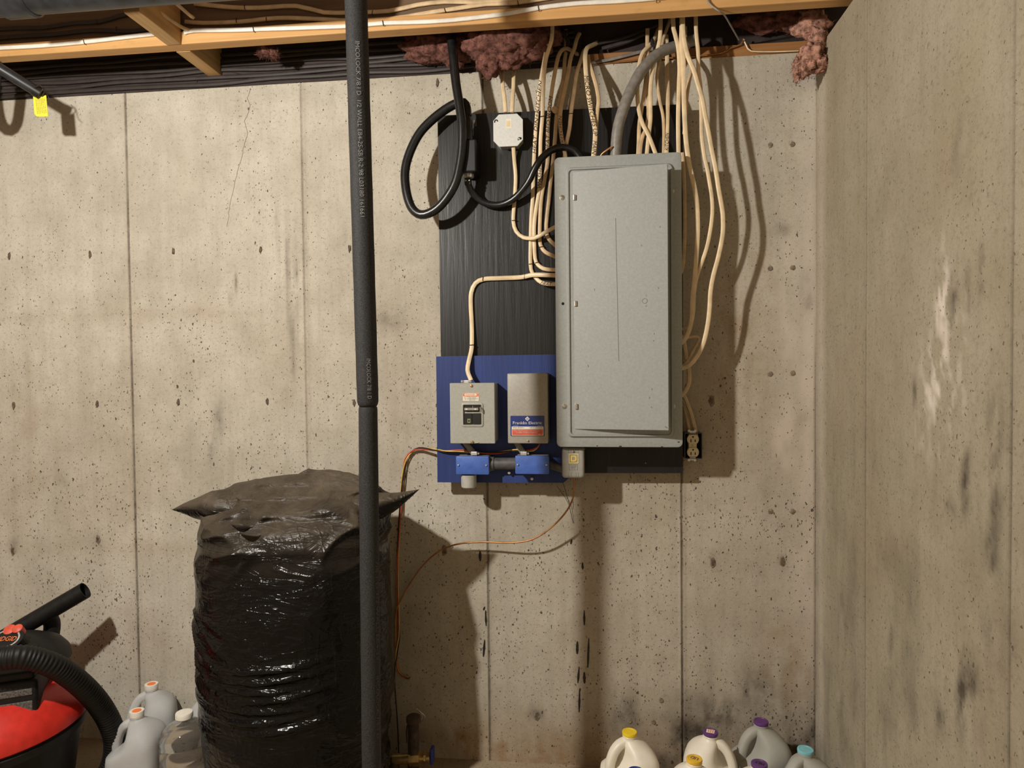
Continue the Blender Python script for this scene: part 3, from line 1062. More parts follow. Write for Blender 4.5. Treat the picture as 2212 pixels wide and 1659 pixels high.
# chipped paint along the cover edges
for u, v, w, h in ((1340, 964, 5, 2), (1290, 963, 3, 1.5), (1430, 965, 4, 1.5), (1466, 955, 4, 2), (1262, 970, 5, 1.5)):
    q = at(u, v, YF - .0004)
    bm = bmesh.new()
    flat_rect(bm, q.x - w * .0007, q.x + w * .0007, q.z - h * .0007, q.z + h * .0007, YF - .0004)
    finish('paint_chip', bm, 'ink', pn)

# ------------------------------------------------------------------ octagon junction box
oc = thing('junction_box', 'octagonal metal junction box with white cover at the top of the black board', 'junction box', (-.25, -.075, 1.95))
q = at(1097.5, 281, -.1)
ocx, ocz, R8 = q.x, q.z, .0485
bm = bmesh.new()


def octo(r, y, cut=.62):
    a = r * cut
    pts = [(r, -a), (r, a), (a, r), (-a, r), (-r, a), (-r, -a), (-a, -r), (a, -r)]
    return [(ocx + x * .93, y, ocz + z) for x, z in pts]


ring_loft(bm, [octo(R8 * .93, YB - .0003), octo(R8 * .93, -.0965)])
finish('back_box', bm, 'galv', oc)
bm = bmesh.new()
ring_loft(bm, [octo(R8, -.0967), octo(R8, -.0985), octo(R8 * .985, -.0993)])
cov = finish('cover', bm, 'octagon', oc)
for u, v in ((1071, 262), (1122, 300)):
    q = at(u, v, -.0993)
    bm = bmesh.new()
    pth = [Vector((q.x - .004, -.1002, q.z - .004)), Vector((q.x - .002, -.1002, q.z + .003)), Vector((q.x + .004, -.1002, q.z + .003)), Vector((q.x + .005, -.1002, q.z - .001))]
    sweep(bm, frames(catmull(pth, .002)), .0016, .0008, 6)
    finish('screw_slot', bm, 'void', oc)
    if u > 1100:
        screw((q.x, -.0995, q.z), .003, oc, washer=False)
q = at(1099, 268, -.0993)
bm = bmesh.new()
flat_rect(bm, q.x - .009, q.x + .009, q.z - .013, q.z + .015, -.0997)
stk = finish('sticker', bm, 'white_label', oc)
bm = bmesh.new()
for k in range(3):
    flat_rect(bm, q.x - .006 + k * .004, q.x - .0045 + k * .004, q.z - .008, q.z + .010, -.1000)
finish('print', bm, 'yellow_logo', stk)

# ------------------------------------------------------------------ black generator inlet, plug and cords
gi = thing('power_inlet', 'dark generator inlet box with cord plug, at the upper left of the black board', 'inlet box', (-.36, -.06, 1.87))
a, b_ = at(992, 372, -.14), at(1028, 300, -.14)
bm = bmesh.new()
box(bm, a.x, b_.x, -.142, YB - .0005, a.z, b_.z, .004)
finish('inlet_body', bm, 'navy', gi)
c = at(1006, 300, -.125)
bm = bmesh.new()
t_ = at(1005, 232, -.125)
lathe(bm, (c.x, -.118, c.z), [(.021, -.004), (.021, .03), (.0195, .034), (.0195, .052), (.016, .064), (.0125, t_.z - c.z - .02), (.0115, t_.z - c.z)], (0, 0, 1), 22)
finish('plug', bm, 'black', gi, True, 40)
c = at(1010, 377, -.125)
bm = bmesh.new()
lathe(bm, (c.x, -.112, c.z - .008), [(.0125, 0), (.0165, .002), (.0165, .012), (.0145, .016)], (0, 0, 1), 8)
finish('conduit_nut', bm, 'galv', gi)
bm = bmesh.new()
box(bm, c.x - .011, c.x + .009, -.121, -.103, c.z - .030, c.z - .008, .003)
finish('cord_clamp', bm, 'black', gi)
for dx in (-.006, .005):
    screw((c.x + dx, -.121, c.z - .017), .003, gi, washer=False)
bm = bmesh.new()
q = at(1021, 256, -.10)
box(bm, q.x - .004, q.x + .006, -.062, -.0585, q.z - .010, q.z + .010, .001)
finish('paper_scrap', bm, 'vac_dust', gi)

cable([(975, 78, -.115), (980, 130, -.125), (985, 180, -.135), (993, 230, -.145), (998, 270, -.150), (998, 312, -.150), (994, 350, -.150), (983, 396, -.150), (960, 434, -.146), (936, 456, -.142), (910, 464, -.138), (890, 450, -.132), (878, 415, -.126),
       (875, 370, -.118), (885, 330, -.112), (905, 290, -.108), (930, 262, -.106), (960, 238, -.105), (985, 224, -.106), (1002, 222, -.110), (1008, 234, -.116), (1009, 250, -.118)], 0,
      'thick black rubber cord hanging in a loop left of the black board', 'rubber', .0138, .0138, 14, 'cord', 'rubber_cable', up=(0, .0, 2.44))
cable([(1010, 391, -.112), (1013, 402, -.108), (1022, 418, -.092), (1040, 435, -.082), (1065, 443, -.080), (1090, 440, -.083), (1115, 425, -.092), (1140, 395, -.108), (1155, 365, -.118), (1170, 342, -.124), (1190, 325, -.126), (1215, 318, -.124), (1240, 325, -.120), (1254, 342, -.118)], 0,
      'thick black cord sagging from the inlet box to the panel top', 'rubber', .0105, .0105, 12, 'cord', 'rubber_cable')

# ------------------------------------------------------------------ cream cables left of and above the panel
Z2 = 2.46
cable([(1086, 142, -.03), (1085, 160, -.04), (1086, 185, -.062), (1090, 215, -.078), (1092, 243, -.086)], 0, 'left of two cream cables entering the octagonal junction box from above', 'cream', up=(0, .01, 2.30))
cable([(1130, 128, -.012), (1119, 133, -.02), (1111, 150, -.035), (1109, 190, -.062), (1107, 220, -.078), (1106, 243, -.086)], 0, 'right of two cream cables entering the octagonal junction box from above', 'cream')
cable([(1109, 317, -.085), (1111, 346, -.072), (1114, 380, -.066), (1113, 412, -.064), (1110, 452, -.064), (1109, 479, -.064), (1115, 500, -.064), (1131, 513, -.068), (1155, 514, -.084), (1176, 503, -.092), (1200, 490, -.10)], 0,
      'cream cable dropping from the octagonal box and turning right into the panel', 'cream')
cable([(1184, 60, -.10), (1182, 95, -.10), (1176, 130, -.09), (1170, 165, -.082), (1164, 205, -.072), (1159, 260, -.066), (1155, 315, -.063), (1153, 360, -.063), (1151, 425, -.063), (1148, 465, -.063), (1146, 532, -.063), (1146, 571, -.063), (1150, 590, -.064), (1163, 606, -.068), (1178, 613, -.08), (1202, 614, -.10)], 0,
      'leftmost long cream cable lettered for dining and kitchen heat', 'cream', txt=[('HEAT  DIN+KITCHEN', (1157, 330), (1170, 170), 'ink', .92), ('HEAT', (1172, 612), (1190, 613), 'ink', .8)], up=(0, 0, Z2))
cable([(1193, 62, -.115), (1189, 95, -.115), (1181, 120, -.11), (1176, 150, -.10), (1173, 200, -.088), (1172, 245, -.078), (1168, 300, -.068), (1167, 345, -.066), (1165, 407, -.066), (1158, 452, -.064), (1154, 492, -.064), (1155, 545, -.064), (1158, 566, -.064), (1168, 577, -.068), (1181, 582, -.08), (1202, 583, -.10)], 0,
      'second long cream cable from the left, lettered for the washer', 'cream', txt=[('WASHER', (1164, 408), (1167, 350), 'ink', .9)], up=(0, 0, Z2))
cable([(1250, 118, .006), (1240, 114, -.01), (1226, 105, -.03), (1214, 108, -.05), (1206, 122, -.062), (1200, 150, -.072), (1193, 190, -.078), (1187, 235, -.074), (1184, 270, -.07), (1183, 310, -.067), (1183, 349, -.066), (1176, 391, -.064), (1170, 425, -.064), (1167, 465, -.064), (1166, 518, -.064), (1170, 534, -.064), (1179, 545, -.07), (1202, 556, -.10)], 0,
      'third long cream cable from the left, lettered for bedroom heat', 'cream2', txt=[('HEAT BED ROOM', (1184, 325), (1192, 205), 'ink', .92)])
cable([(1222, 112, -.02), (1220, 130, -.03), (1217, 170, -.05), (1210, 215, -.066), (1203, 245, -.068), (1199, 300, -.067), (1195, 346, -.066), (1189, 399, -.064), (1185, 439, -.064), (1182, 465, -.064), (1180, 492, -.064), (1184, 514, -.066), (1202, 532, -.09)], 0,
      'cream cable nearest the panel edge, unlettered, curving in below the junction box cable', 'cream2', up=(0, .02, 2.33))
cable([(1252, 72, -.02), (1246, 84, -.03), (1241, 104, -.04), (1233, 125, -.05), (1227, 160, -.066), (1220, 195, -.078), (1212, 232, -.088), (1210, 260, -.095), (1212, 290, -.108), (1218, 320, -.118), (1223, 345, -.12)], 0,
      'cream cable crossing in front of the black cord, lettered for the kitchen', 'cream2', txt=[('KITCHEN', (1215, 308), (1210, 250), 'ink_faint', .8)])
cable([(1275, 100, .0), (1263, 108, -.02), (1255, 130, -.04), (1246, 160, -.062), (1240, 200, -.08), (1234, 240, -.092), (1230, 280, -.10), (1223, 312, -.104), (1219, 345, -.108)], 0, 'cream cable with a staple crossing just behind the kitchen cable', 'cream2')
cable([(1292, 92, .005), (1279, 98, -.02), (1268, 104, -.045), (1264, 120, -.06), (1265, 150, -.075), (1268, 180, -.088), (1272, 210, -.098), (1279, 250, -.11), (1285, 278, -.117), (1285, 305, -.12), (1281, 345, -.12)], 0,
      'cream cable with the longest handwriting, mid panel top', 'cream', .0068, .0036, txt=[('MICRO SWITCHES UP', (1266, 165), (1285, 300), 'ink', .92), ('MAIN', (1285, 308), (1282, 332), 'ink', .85)])
cable([(1270, 120, -.04), (1273, 138, -.055), (1282, 165, -.072), (1289, 190, -.085), (1293, 218, -.094), (1290, 245, -.10), (1287, 290, -.11), (1284, 345, -.115)], 0, 'cream cable bowing right behind the long handwriting cable', 'cream2')
cable([(1019, 828, -.108), (1018, 822, -.107), (1010, 800, -.094), (1014, 775, -.082), (1019, 750, -.072), (1019, 700, -.065), (1017, 660, -.064), (1018, 632, -.064), (1027, 612, -.064), (1045, 603, -.064), (1080, 601, -.064), (1125, 599, -.066), (1150, 594, -.074), (1175, 594, -.085), (1203, 595, -.10)][1:], 0,
      'cream cable running from the small disconnect box up and right into the panel', 'cream', .0068, .0038)
for u, v, y, a, ln in ((1110, 476, -.069, 1.5, 9), (1147, 570, -.068, 1.5, 9), (1160, 567, -.069, 1.4, 9), (1170, 533, -.069, 1.4, 9), (1043, 602, -.069, .1, 9), (1133, 598, -.071, .1, 9), (1019, 745, -.077, 1.5, 9),
                       (1172, 251, -.083, 1.5, 9), (1184, 254, -.077, 1.5, 9), (1233, 245, -.098, 1.5, 9)):
    staple(u, v, y, bb, ln, a)
bm = bmesh.new()
q = at(1200, 238, -.075)
lathe(bm, q, [(.003, -.006), (.011, -.003), (.013, .002), (.008, .006)], (0.3, -1, .2), 9)
finish('putty_lump', bm, 'cream2', bb)

# ------------------------------------------------------------------ fat grey service cable
cable([(1500, 86, -.04), (1458, 101, -.06), (1432, 110, -.075), (1407, 129, -.092), (1382, 159, -.106), (1358, 206, -.12), (1341, 253, -.124), (1333, 290, -.124), (1329, 350, -.122)], 0,
      'fat grey service entrance cable arching down into the panel top', 'grey_cable', .0165, .0165, 18, 'cable', 'service_cable')
cable([(1293, 345, -.13), (1300, 333, -.135), (1310, 325, -.14), (1323, 316, -.142)], 0, 'short bare copper wire beside the fat grey cable at the panel top', 'copper', .0026, .0018, cat='wire', name='ground_wire')

# ------------------------------------------------------------------ cream cables above and right of the panel
cable([(1424, 60, .01), (1408, 93, -.04), (1390, 112, -.06), (1382, 134, -.07), (1378, 170, -.082), (1377, 205, -.095), (1380, 238, -.105), (1388, 267, -.115), (1402, 295, -.122), (1421, 345, -.122)], 0, 'cream cable crossing rightwards over its neighbours just right of the fat grey cable', 'cream')
cable([(1420, 75, -.01), (1401, 107, -.03), (1396, 127, -.05), (1396, 165, -.07), (1390, 212, -.085), (1385, 240, -.092), (1381, 272, -.10), (1380, 302, -.108), (1378, 345, -.112)], 0, 'cream cable behind the fat grey cable, straight down beside its right edge', 'cream2')
cable([(1427, 45, -.08), (1425, 86, -.085), (1418, 115, -.088), (1409, 157, -.092), (1405, 192, -.098), (1405, 226, -.104), (1405, 260, -.11), (1401, 295, -.115), (1396, 345, -.118)], 0, 'cream cable hanging straight behind the crossing one, third from the grey cable', 'cream', up=(0, 0, Z2))
cable([(1398, 165, -.065), (1399, 203, -.08), (1401, 245, -.09), (1395, 279, -.10), (1386, 302, -.108), (1381, 345, -.116)], 0, 'cream cable slanting left under the crossing one', 'cream2', up=(.004, .03, 2.30))
cable([(1445, 50, -.02), (1433, 84, -.04), (1425, 130, -.062), (1419, 167, -.076), (1425, 217, -.09), (1432, 249, -.098), (1434, 283, -.106), (1433, 345, -.115)], 0, 'thin looking cream cable left of the two straight drops at the panel corner', 'cream2', .0048, .0036, up=(.01, .02, 2.36))
cable([(1441, 128, -.005), (1441, 162, -.03), (1442, 194, -.055), (1442, 226, -.078), (1441, 272, -.10), (1439, 345, -.118)], 0, 'cream cable with dark writing near the right end of the panel top', 'cream', .0064, .0036, txt=[('KITCHEN', (1439, 328), (1441, 285), 'ink', .8)], up=(0, .02, 2.30))
cable([(1454, 45, -.105), (1458, 73, -.11), (1465, 102, -.115), (1468, 146, -.117), (1467, 175, -.118), (1466, 205, -.119), (1465, 249, -.12), (1465, 283, -.122), (1466, 345, -.122)], 0, 'bright cream cable dropping to the panel top right corner', 'cream', .0064, .0038, up=(0, 0, Z2))
R_ = [(1473, 43, -.115), (1472, 89, -.12), (1476, 134, -.122), (1477, 203, -.124), (1479, 260, -.125), (1482, 306, -.126), (1489, 357, -.128), (1498, 396, -.128), (1505, 439, -.127), (1507, 492, -.125), (1505, 538, -.122), (1501, 595, -.118), (1496, 641, -.114), (1494, 687, -.11), (1488, 714, -.106), (1478, 735, -.102), (1460, 750, -.10)]
cable(R_, 0, 'inner of three long cream cables bowing down right of the panel', 'cream', .0068, .0038, up=(0, 0, Z2))
R_ = [(1475, 52, -.125), (1482, 107, -.128), (1490, 132, -.13), (1498, 150, -.132), (1507, 180, -.133), (1517, 215, -.134), (1523, 249, -.134), (1530, 283, -.134), (1538, 327, -.133), (1546, 366, -.132), (1553, 412, -.13), (1560, 451, -.129), (1562, 474, -.128), (1561, 508, -.127), (1552, 554, -.124), (1541, 595, -.121), (1535, 629, -.118), (1533, 664, -.116), (1529, 700, -.113), (1520, 740, -.11), (1506, 769, -.107), (1490, 788, -.104), (1475, 795, -.10), (1455, 797, -.10)]
cable(R_, 0, 'outermost of three long cream cables bowing down right of the panel', 'cream', .0068, .0040, up=(0, 0, Z2))
R_ = [(1503, 43, -.10), (1505, 82, -.105), (1508, 112, -.108), (1509, 157, -.11), (1513, 185, -.112), (1514, 220, -.113), (1515, 249, -.114), (1516, 295, -.116), (1522, 341, -.118), (1527, 362, -.118), (1532, 390, -.118), (1538, 430, -.118), (1538, 471, -.117), (1529, 526, -.115), (1516, 567, -.112), (1505, 598, -.109), (1499, 635, -.106), (1497, 677, -.103), (1490, 707, -.10), (1478, 727, -.098), (1460, 740, -.095)]
cable(R_, 0, 'middle of three long cream cables bowing down right of the panel', 'cream', .0058, .0036, up=(0, 0, Z2))
cable([(1482, 108, -.03), (1490, 135, -.05), (1493, 150, -.06), (1488, 178, -.075), (1484, 205, -.085), (1481, 240, -.09), (1478, 290, -.09)], 0, 'cream cable kinking left behind the long bowing cables', 'cream2', .0056, .0036, up=(0, .02, 2.31))
cable([(1474, 330, -.085), (1477, 380, -.09), (1478.5, 430, -.094), (1479, 480, -.096), (1478, 530, -.096), (1475, 574, -.095), (1466, 600, -.092)], 0, 'cream cable hugging the right side of the panel', 'cream2', .0056, .0036)
cable([(1462, 712, -.08), (1477, 710, -.08), (1484, 706, -.078)], 0, 'stub of cream cable beside the lower panel edge', 'cream2', .0045, .0035)
cable([(1466, 733, -.08), (1478, 730, -.076), (1488, 729, -.07), (1500, 727, -.066), (1510, 730, -.064), (1508, 738, -.066), (1500, 752, -.07), (1485, 779, -.078), (1470, 795, -.085)], 0, 'small kinked loop of cream cable beside the panel edge', 'cream2', .0044, .0036)
cable([(1470, 725, -.07), (1477, 737, -.072), (1480, 755, -.074), (1483, 775, -.076), (1488, 800, -.078), (1489, 820, -.078), (1485, 836, -.078), (1475, 852, -.08), (1462, 862, -.082)], 0, 'cream cable bulging out beside the panel edge above the outlet', 'cream2', .0064, .004)
cable([(1462, 838, -.05), (1478, 856, -.046), (1486, 875, -.04), (1493, 894, -.035), (1503, 934, -.03), (1505, 950, -.03)], 0, 'right of two dull cables feeding the wall outlet from above', 'cream2', .006, .004)
cable([(1466, 850, -.03), (1477, 876, -.026), (1483, 900, -.024), (1489, 930, -.024), (1490, 950, -.024)], 0, 'left of two dull cables feeding the wall outlet from above', 'cream2', .0052, .004)

# ------------------------------------------------------------------ disconnect box with breaker
ds = thing('disconnect_box', 'small grey disconnect box with a black breaker behind a window, on the blue board', 'electrical box', (-.36, -.075, 1.052))
YD = -.155
a, b_ = at(973, 958, YD), at(1068, 827, YD)
X0, X1, Z0, Z1 = a.x, b_.x, a.z, b_.z
wa, wb = at(1002, 917, YD), at(1039, 875, YD)
bm = bmesh.new()
box(bm, X0 + .0015, X1 - .0015, -.147, YBL - .0004, Z0 + .003, Z1 - .002, .001)
finish('back_box', bm, 'panel_tan', ds)
bm = bmesh.new()
wx0, wx1, wz0, wz1 = wa.x, wb.x, wa.z, wb.z
rings = []
for ins, y, r in ((0, -.140, .002), (0, YD + .0012, .002), (.0012, YD, .0015)):
    rings.append([(p_, y, q_) for p_, q_ in rrect(X0 + ins, X1 - ins, Z0 + ins, Z1 - ins, r, 4)])
for g, y, r in ((.008, YD, .008), (.0065, YD - .0025, .007), (.0022, YD - .0035, .004), (.0012, YD - .003, .003), (0, YD + .004, .002)):
    rings.append([(p_, y, q_) for p_, q_ in rrect(wx0 - g, wx1 + g, wz0 - g, wz1 + g, r, 4)])
ring_loft(bm, rings, True, True)
finish('cover', bm, 'panel_warm', ds, True, 30)
bk = bmesh.new()
hx_ = (wx0 + wx1) / 2
h_ = wz1 - wz0
for x0, x1 in ((wx0 + .001, hx_ - .001), (hx_ + .001, wx1 - .001)):
    box(bk, x0, x1, YD - .0005, YD + .0045, wz0 + .001, wz0 + h_ * .58, .001)
    box(bk, x0, x1, YD + .0025, YD + .0045, wz0 + h_ * .66, wz1 - .001, .0005)
br = finish('breaker', bk, 'black', ds)
bm = bmesh.new()
box(bm, wx0 + .003, wx1 - .007, YD - .0065, YD + .003, wz0 + h_ * .73, wz0 + h_ * .86, .0012)
tg = finish('handle_tie', bm, 'grey_plastic', br)
for x in (wx0 + .010, wx1 - .016):
    bm = bmesh.new()
    box(bm, x - .003, x + .003, YD - .0072, YD - .0055, wz0 + h_ * .765, wz0 + h_ * .825, .0004)
    finish('rating_mark', bm, 'white_label', br)
bm = bmesh.new()
q = at(1041, 885, YD)
sweep(bm, frames(catmull([(q.x - .004, YD - .004, q.z + .006), (q.x - .001, YD - .006, q.z + .007), (q.x + .003, YD - .006, q.z), (q.x + .0035, YD - .005, q.z - .010)], .002)), .0012, .0012, 6)
box(bm, q.x - .006, q.x - .002, YD - .006, YD - .002, q.z - .007, q.z + .007, .0008)
finish('lock_clip', bm, 'steel', ds)
bm = bmesh.new()
q = at(1013, 909, YD)
flat_rect(bm, q.x - .0045, q.x + .0045, q.z - .006, q.z + .006, YD - .0012)
lg = finish('logo_plate', bm, 'olive', br)
bm = bmesh.new()
box(bm, q.x - .0022, q.x + .0022, YD - .0020, YD - .0014, q.z - .003, q.z + .003)
finish('logo_mark', bm, 'black', br)
a, b_ = at(1000, 866, YD), at(1034, 849, YD)
bm = bmesh.new()
box(bm, a.x, b_.x, YD - .0006, YD + .0002, a.z, b_.z)
lab = finish('warning_label', bm, 'white_label', ds)
w, h_ = b_.x - a.x, b_.z - a.z
bm = bmesh.new()
flat_rect(bm, a.x + .0005, b_.x - .0005, a.z + h_ * .60, b_.z - .0006, YD - .0009)
finish('header_band', bm, 'orange_label', lab)
bm = bmesh.new()
ring = [bm.verts.new((p_, YD - .0011, q_)) for p_, q_ in rrect(a.x + w * .10, b_.x - w * .12, a.z + h_ * .66, b_.z - h_ * .07, h_ * .13, 5)]
bm.faces.new(ring)
finish('header_pill', bm, 'white_label', lab)
bm = bmesh.new()
flat_text(bm, 'DANGER', a.x + w * .20, b_.x - w * .24, a.z + h_ * .69, b_.z - h_ * .11, YD - .0013)
zz = [(a.x + w * .14, a.z + h_ * .55), (a.x + w * .10, a.z + h_ * .34), (a.x + w * .17, a.z + h_ * .36), (a.x + w * .14, a.z + h_ * .12)]
sweep(bm, frames([Vector((x, YD - .0009, z)) for x, z in zz]), .0005, .0002, 4)
finish('lettering', bm, 'orange_label', lab)
bm = bmesh.new()
for k, s in enumerate(('HAZARD OF ELECTRICAL', 'SHOCK OR BURN', 'TURN OFF POWER BEFORE', 'SERVICING')):
    z1 = a.z + h_ * (.56 - k * .135)
    ins = (0, .12, 0, .16)[k] * w
    flat_text(bm, s, a.x + w * .24 + ins, b_.x - w * .05 - ins, z1 - h_ * .085, z1, YD - .0009)
finish('small_print', bm, 'ink', lab)
screw(at(1018, 833, YD), .0042, ds, 'brass', washer=False)
screw(at(1020, 955, YD), .0048, ds, 'brass', washer=False)
bm = bmesh.new()
q = at(1031, 956, YD)
box(bm, q.x - .004, q.x + .0045, YD - .003, YD + .001, q.z - .0012, q.z + .0012, .0008)
finish('latch_tab', bm, 'steel', ds)
bm = bmesh.new()
q = at(1008, 824, -.107)
box(bm, q.x - .009, q.x + .009, -.114, -.098, Z1 - .002, Z1 + .008, .002)
for dx in (-.0125, .0125):
    lathe(bm, (q.x + dx, -.108, Z1 + .004), [(.004, 0), (.0045, .003), (.0045, .006), (.002, .008)], (0, -1, 0), 10)
finish('cable_connector', bm, 'galv', ds)

# ------------------------------------------------------------------ pump control box
pc = thing('control_box', 'grey pump control box with a blue and red label, beside the big panel', 'electrical box', (-.196, -.075, 1.052))
YP = -.150
a, b_ = at(1097, 958, YP), at(1183, 806, YP)
X0, X1, Z0, Z1 = a.x, b_.x, a.z, b_.z
bm = bmesh.new()
box(bm, X0 + .002, X1 - .002, -.080, YBL - .0004, Z0 + .002, Z1 - .002, .001)
finish('back_plate', bm, 'panel_tan', pc)
bm = bmesh.new()
rslab(bm, X0, X1, Z0, Z1, -.078, YP, .004, .003, 4)
finish('cover', bm, 'panel_tan', pc, True, 35)
a, b_ = at(1103, 942, YP), at(1176, 898, YP)
w, h_ = b_.x - a.x, b_.z - a.z
bm = bmesh.new()
rslab(bm, a.x, b_.x, a.z, b_.z, YP + .0002, YP - .0007, .002, .0002, 3)
lab = finish('name_label', bm, 'blue_label', pc)
bm = bmesh.new()
flat_rect(bm, a.x + w * .035, b_.x - w * .03, a.z + h_ * .03, a.z + h_ * .47, YP - .0009)
finish('white_field', bm, 'white_label', lab)
bm = bmesh.new()
flat_rect(bm, a.x + w * .05, b_.x - w * .045, a.z + h_ * .05, a.z + h_ * .34, YP - .0011)
finish('red_field', bm, 'red_label', lab)
bm = bmesh.new()
flat_text(bm, 'Franklin Electric', a.x + w * .075, b_.x - w * .075, a.z + h_ * .585, a.z + h_ * .72, YP - .0010)
flat_text(bm, 'CONTROL BOX', a.x + w * .08, a.x + w * .22, a.z + h_ * .495, a.z + h_ * .52, YP - .0010)
flat_text(bm, 'SUBMERSIBLE', b_.x - w * .2, b_.x - w * .06, a.z + h_ * .495, a.z + h_ * .52, YP - .0010)
cx, cz, r = a.x + w * .5, a.z + h_ * .85, h_ * .115
o4 = [(cx + r, cz), (cx, cz + r), (cx - r, cz), (cx, cz - r)]
i4 = [(cx + r * .55, cz), (cx, cz + r * .55), (cx - r * .55, cz), (cx, cz - r * .55)]
ring_loft(bm, [[(x, YP - .0010, z) for x, z in o4], [(x, YP - .0010, z) for x, z in i4]], False, False)
flat_rect(bm, cx - r * .22, cx + r * .22, cz - r * .22, cz + r * .22, YP - .0010)
for k, s in enumerate(('WARNING: SERIOUS OR FATAL ELECTRICAL SHOCK MAY RESULT FROM', 'FAILURE TO CONNECT GROUND TERMINAL, CONTROL BOX AND ALL METAL', 'PLUMBING TO SERVICE ENTRANCE')):
    z1 = a.z + h_ * (.315 - .065 * k)
    flat_text(bm, s, a.x + w * (.07 + .05 * k), b_.x - w * (.07 + .07 * k), z1 - h_ * .035, z1, YP - .0013)
flat_text(bm, 'No. 1', b_.x - w * .18, b_.x - w * .07, a.z + h_ * .065, a.z + h_ * .115, YP - .0013)
finish('lettering', bm, 'white_print', lab)
bm = bmesh.new()
flat_text(bm, 'MODEL 2801054915', a.x + w * .07, a.x + w * .40, a.z + h_ * .385, a.z + h_ * .435, YP - .0011)
flat_text(bm, 'HP 1/2  VOLTS 230', a.x + w * .58, b_.x - w * .06, a.z + h_ * .385, a.z + h_ * .435, YP - .0011)
finish('model_line', bm, 'ink', lab)
screw(at(1140, 952, YP), .0030, pc, washer=False)

# ------------------------------------------------------------------ two blue junction boxes, conduit and wiring
def blue_box(u0, u1, v0, v1, label):
    yj = -.126
    a, b_ = at(u0, v1, yj), at(u1, v0, yj)
    o = thing('junction_box', label, 'junction box', ((a.x + b_.x) / 2, -.075, a.z))
    bm = bmesh.new()
    rslab(bm, a.x + .002, b_.x - .002, a.z + .002, b_.z - .001, YBL - .0004, -.117, .004, .001)
    finish('back_box', bm, 'grey_plastic', o)
    bm = bmesh.new()
    rslab(bm, a.x, b_.x, a.z, b_.z, -.1165, yj, .004, .002)
    finish('cover', bm, 'blue_box', o, True, 35)
    for x in (a.x + .008, b_.x - .008):
        screw((x, yj, (a.z + b_.z) / 2 + .001), .0026, o, 'galv', washer=False)
    return o, a, b_


j1, a1, b1 = blue_box(985, 1056, 986, 1025, 'blue junction box with grey end cap below it, under the disconnect box')
j2, a2, b2 = blue_box(1113, 1186, 985, 1024, 'blue junction box under the pump control box')
c = at(1012, 1026, -.105)
bm = bmesh.new()
e = at(1012, 1054, -.105)
lathe(bm, (c.x, -.100, e.z), [(.0195, 0), (.0228, .003), (.0236, .010), (.0240, c.z - e.z)], (0, 0, 1), 24)
finish('end_cap', bm, 'pvc', j1, True, 40)
q0, q1 = at(1058, 1002, -.098), at(1112, 1002, -.098)
bm = bmesh.new()
cyl(bm, (b1.x - .002, -.096, q0.z), (a2.x + .002, -.096, q1.z + .001), .0185, n=22)
cyl(bm, (b1.x - .001, -.096, q0.z), (b1.x + .012, -.096, q0.z), .0215, n=22)
tag(finish('conduit', bm, 'conduit', None, True, 40), 'dark round conduit joining the two blue junction boxes', 'conduit')
bm = bmesh.new()
q0, q1 = at(1184, 1003, -.098), at(1222, 1014, -.108)
cyl(bm, q0, q1, .0125, n=18)
tag(finish('conduit', bm, 'conduit', None, True, 40), 'short grey conduit from the right blue box to the surge protector', 'conduit')
for nm, u0, v0, u1, v1, lab in (('conduit', 1005, 956, 1024, 980, 'flat grey cable whip from the disconnect box to the left blue box'), ('conduit', 1116, 956, 1131, 980, 'flat grey cable whip from the control box to the right blue box')):
    o = cable([(u0 - 2, v0 - 6, -.094), (u0, v0, -.096), ((u0 + u1) / 2, (v0 + v1) / 2, -.100), (u1, v1, -.103), (u1 + 2, v1 + 8, -.103)], 0, lab, 'grey_cable', .009, .0045, 8, 'cable', 'cable_whip')
    q = at(u1 + 1, v1, -.103)
    bm = bmesh.new()
    box(bm, q.x - .0095, q.x + .0095, -.113, -.092, q.z - .004, q.z + .0075, .002)
    lathe(bm, (q.x + .013, -.104, q.z + .001), [(.003, 0), (.0035, .003), (.002, .006)], (0, -1, 0), 8)
    finish('cable_connector', bm, 'galv', o)

bun = [(862, 1360), (858, 1250), (862, 1150), (866, 1080), (868, 1050), (872, 1015), (878, 990), (890, 975), (905, 969), (925, 970), (945, 973), (965, 975), (1000, 974), (1030, 977), (1060, 979), (1090, 976), (1115, 973), (1135, 974), (1152, 972), (1163, 963), (1168, 952)]
for k, (mt, lab, amp, ph) in enumerate((('wire_red', 'red wire of the twisted lead from the control box to the floor', 2.0, 0), ('wire_yellow', 'yellow wire of the twisted lead from the control box to the floor', 2.0, 2.1), ('wire_black', 'black wire of the twisted lead from the control box to the floor', 1.8, 4.2))):
    pts = []
    ext = [(858, 1440 + 4 * k), (866, 1460), (880, 1464)] if k < 2 else [(852, 1460), (860, 1560), (862, 1640)]
    src = ext[::-1] + [(857, 1410)] + bun
    for i, (u, v) in enumerate(src):
        edge = min(i, len(src) - 1 - i) < 1
        s = 0 if edge else amp
        y = -.012 if u < 945 else (-.085 if u < 1150 else -.092)
        if 900 < u < 960:
            y = -.012 + (-.085 + .012) * (u - 900) / 60
        nx, nz = (0, 1) if (u > 890 and v < 1000) else (1, 0)
        pts.append((u + nx * s * math.sin(ph + i * 1.1), v + nz * s * math.sin(ph + i * 1.1), y - .004 * math.cos(ph + i * 1.1)))
    cable(pts, 0, lab, mt, .0021, .0021, 7, 'wire', 'lead_wire')

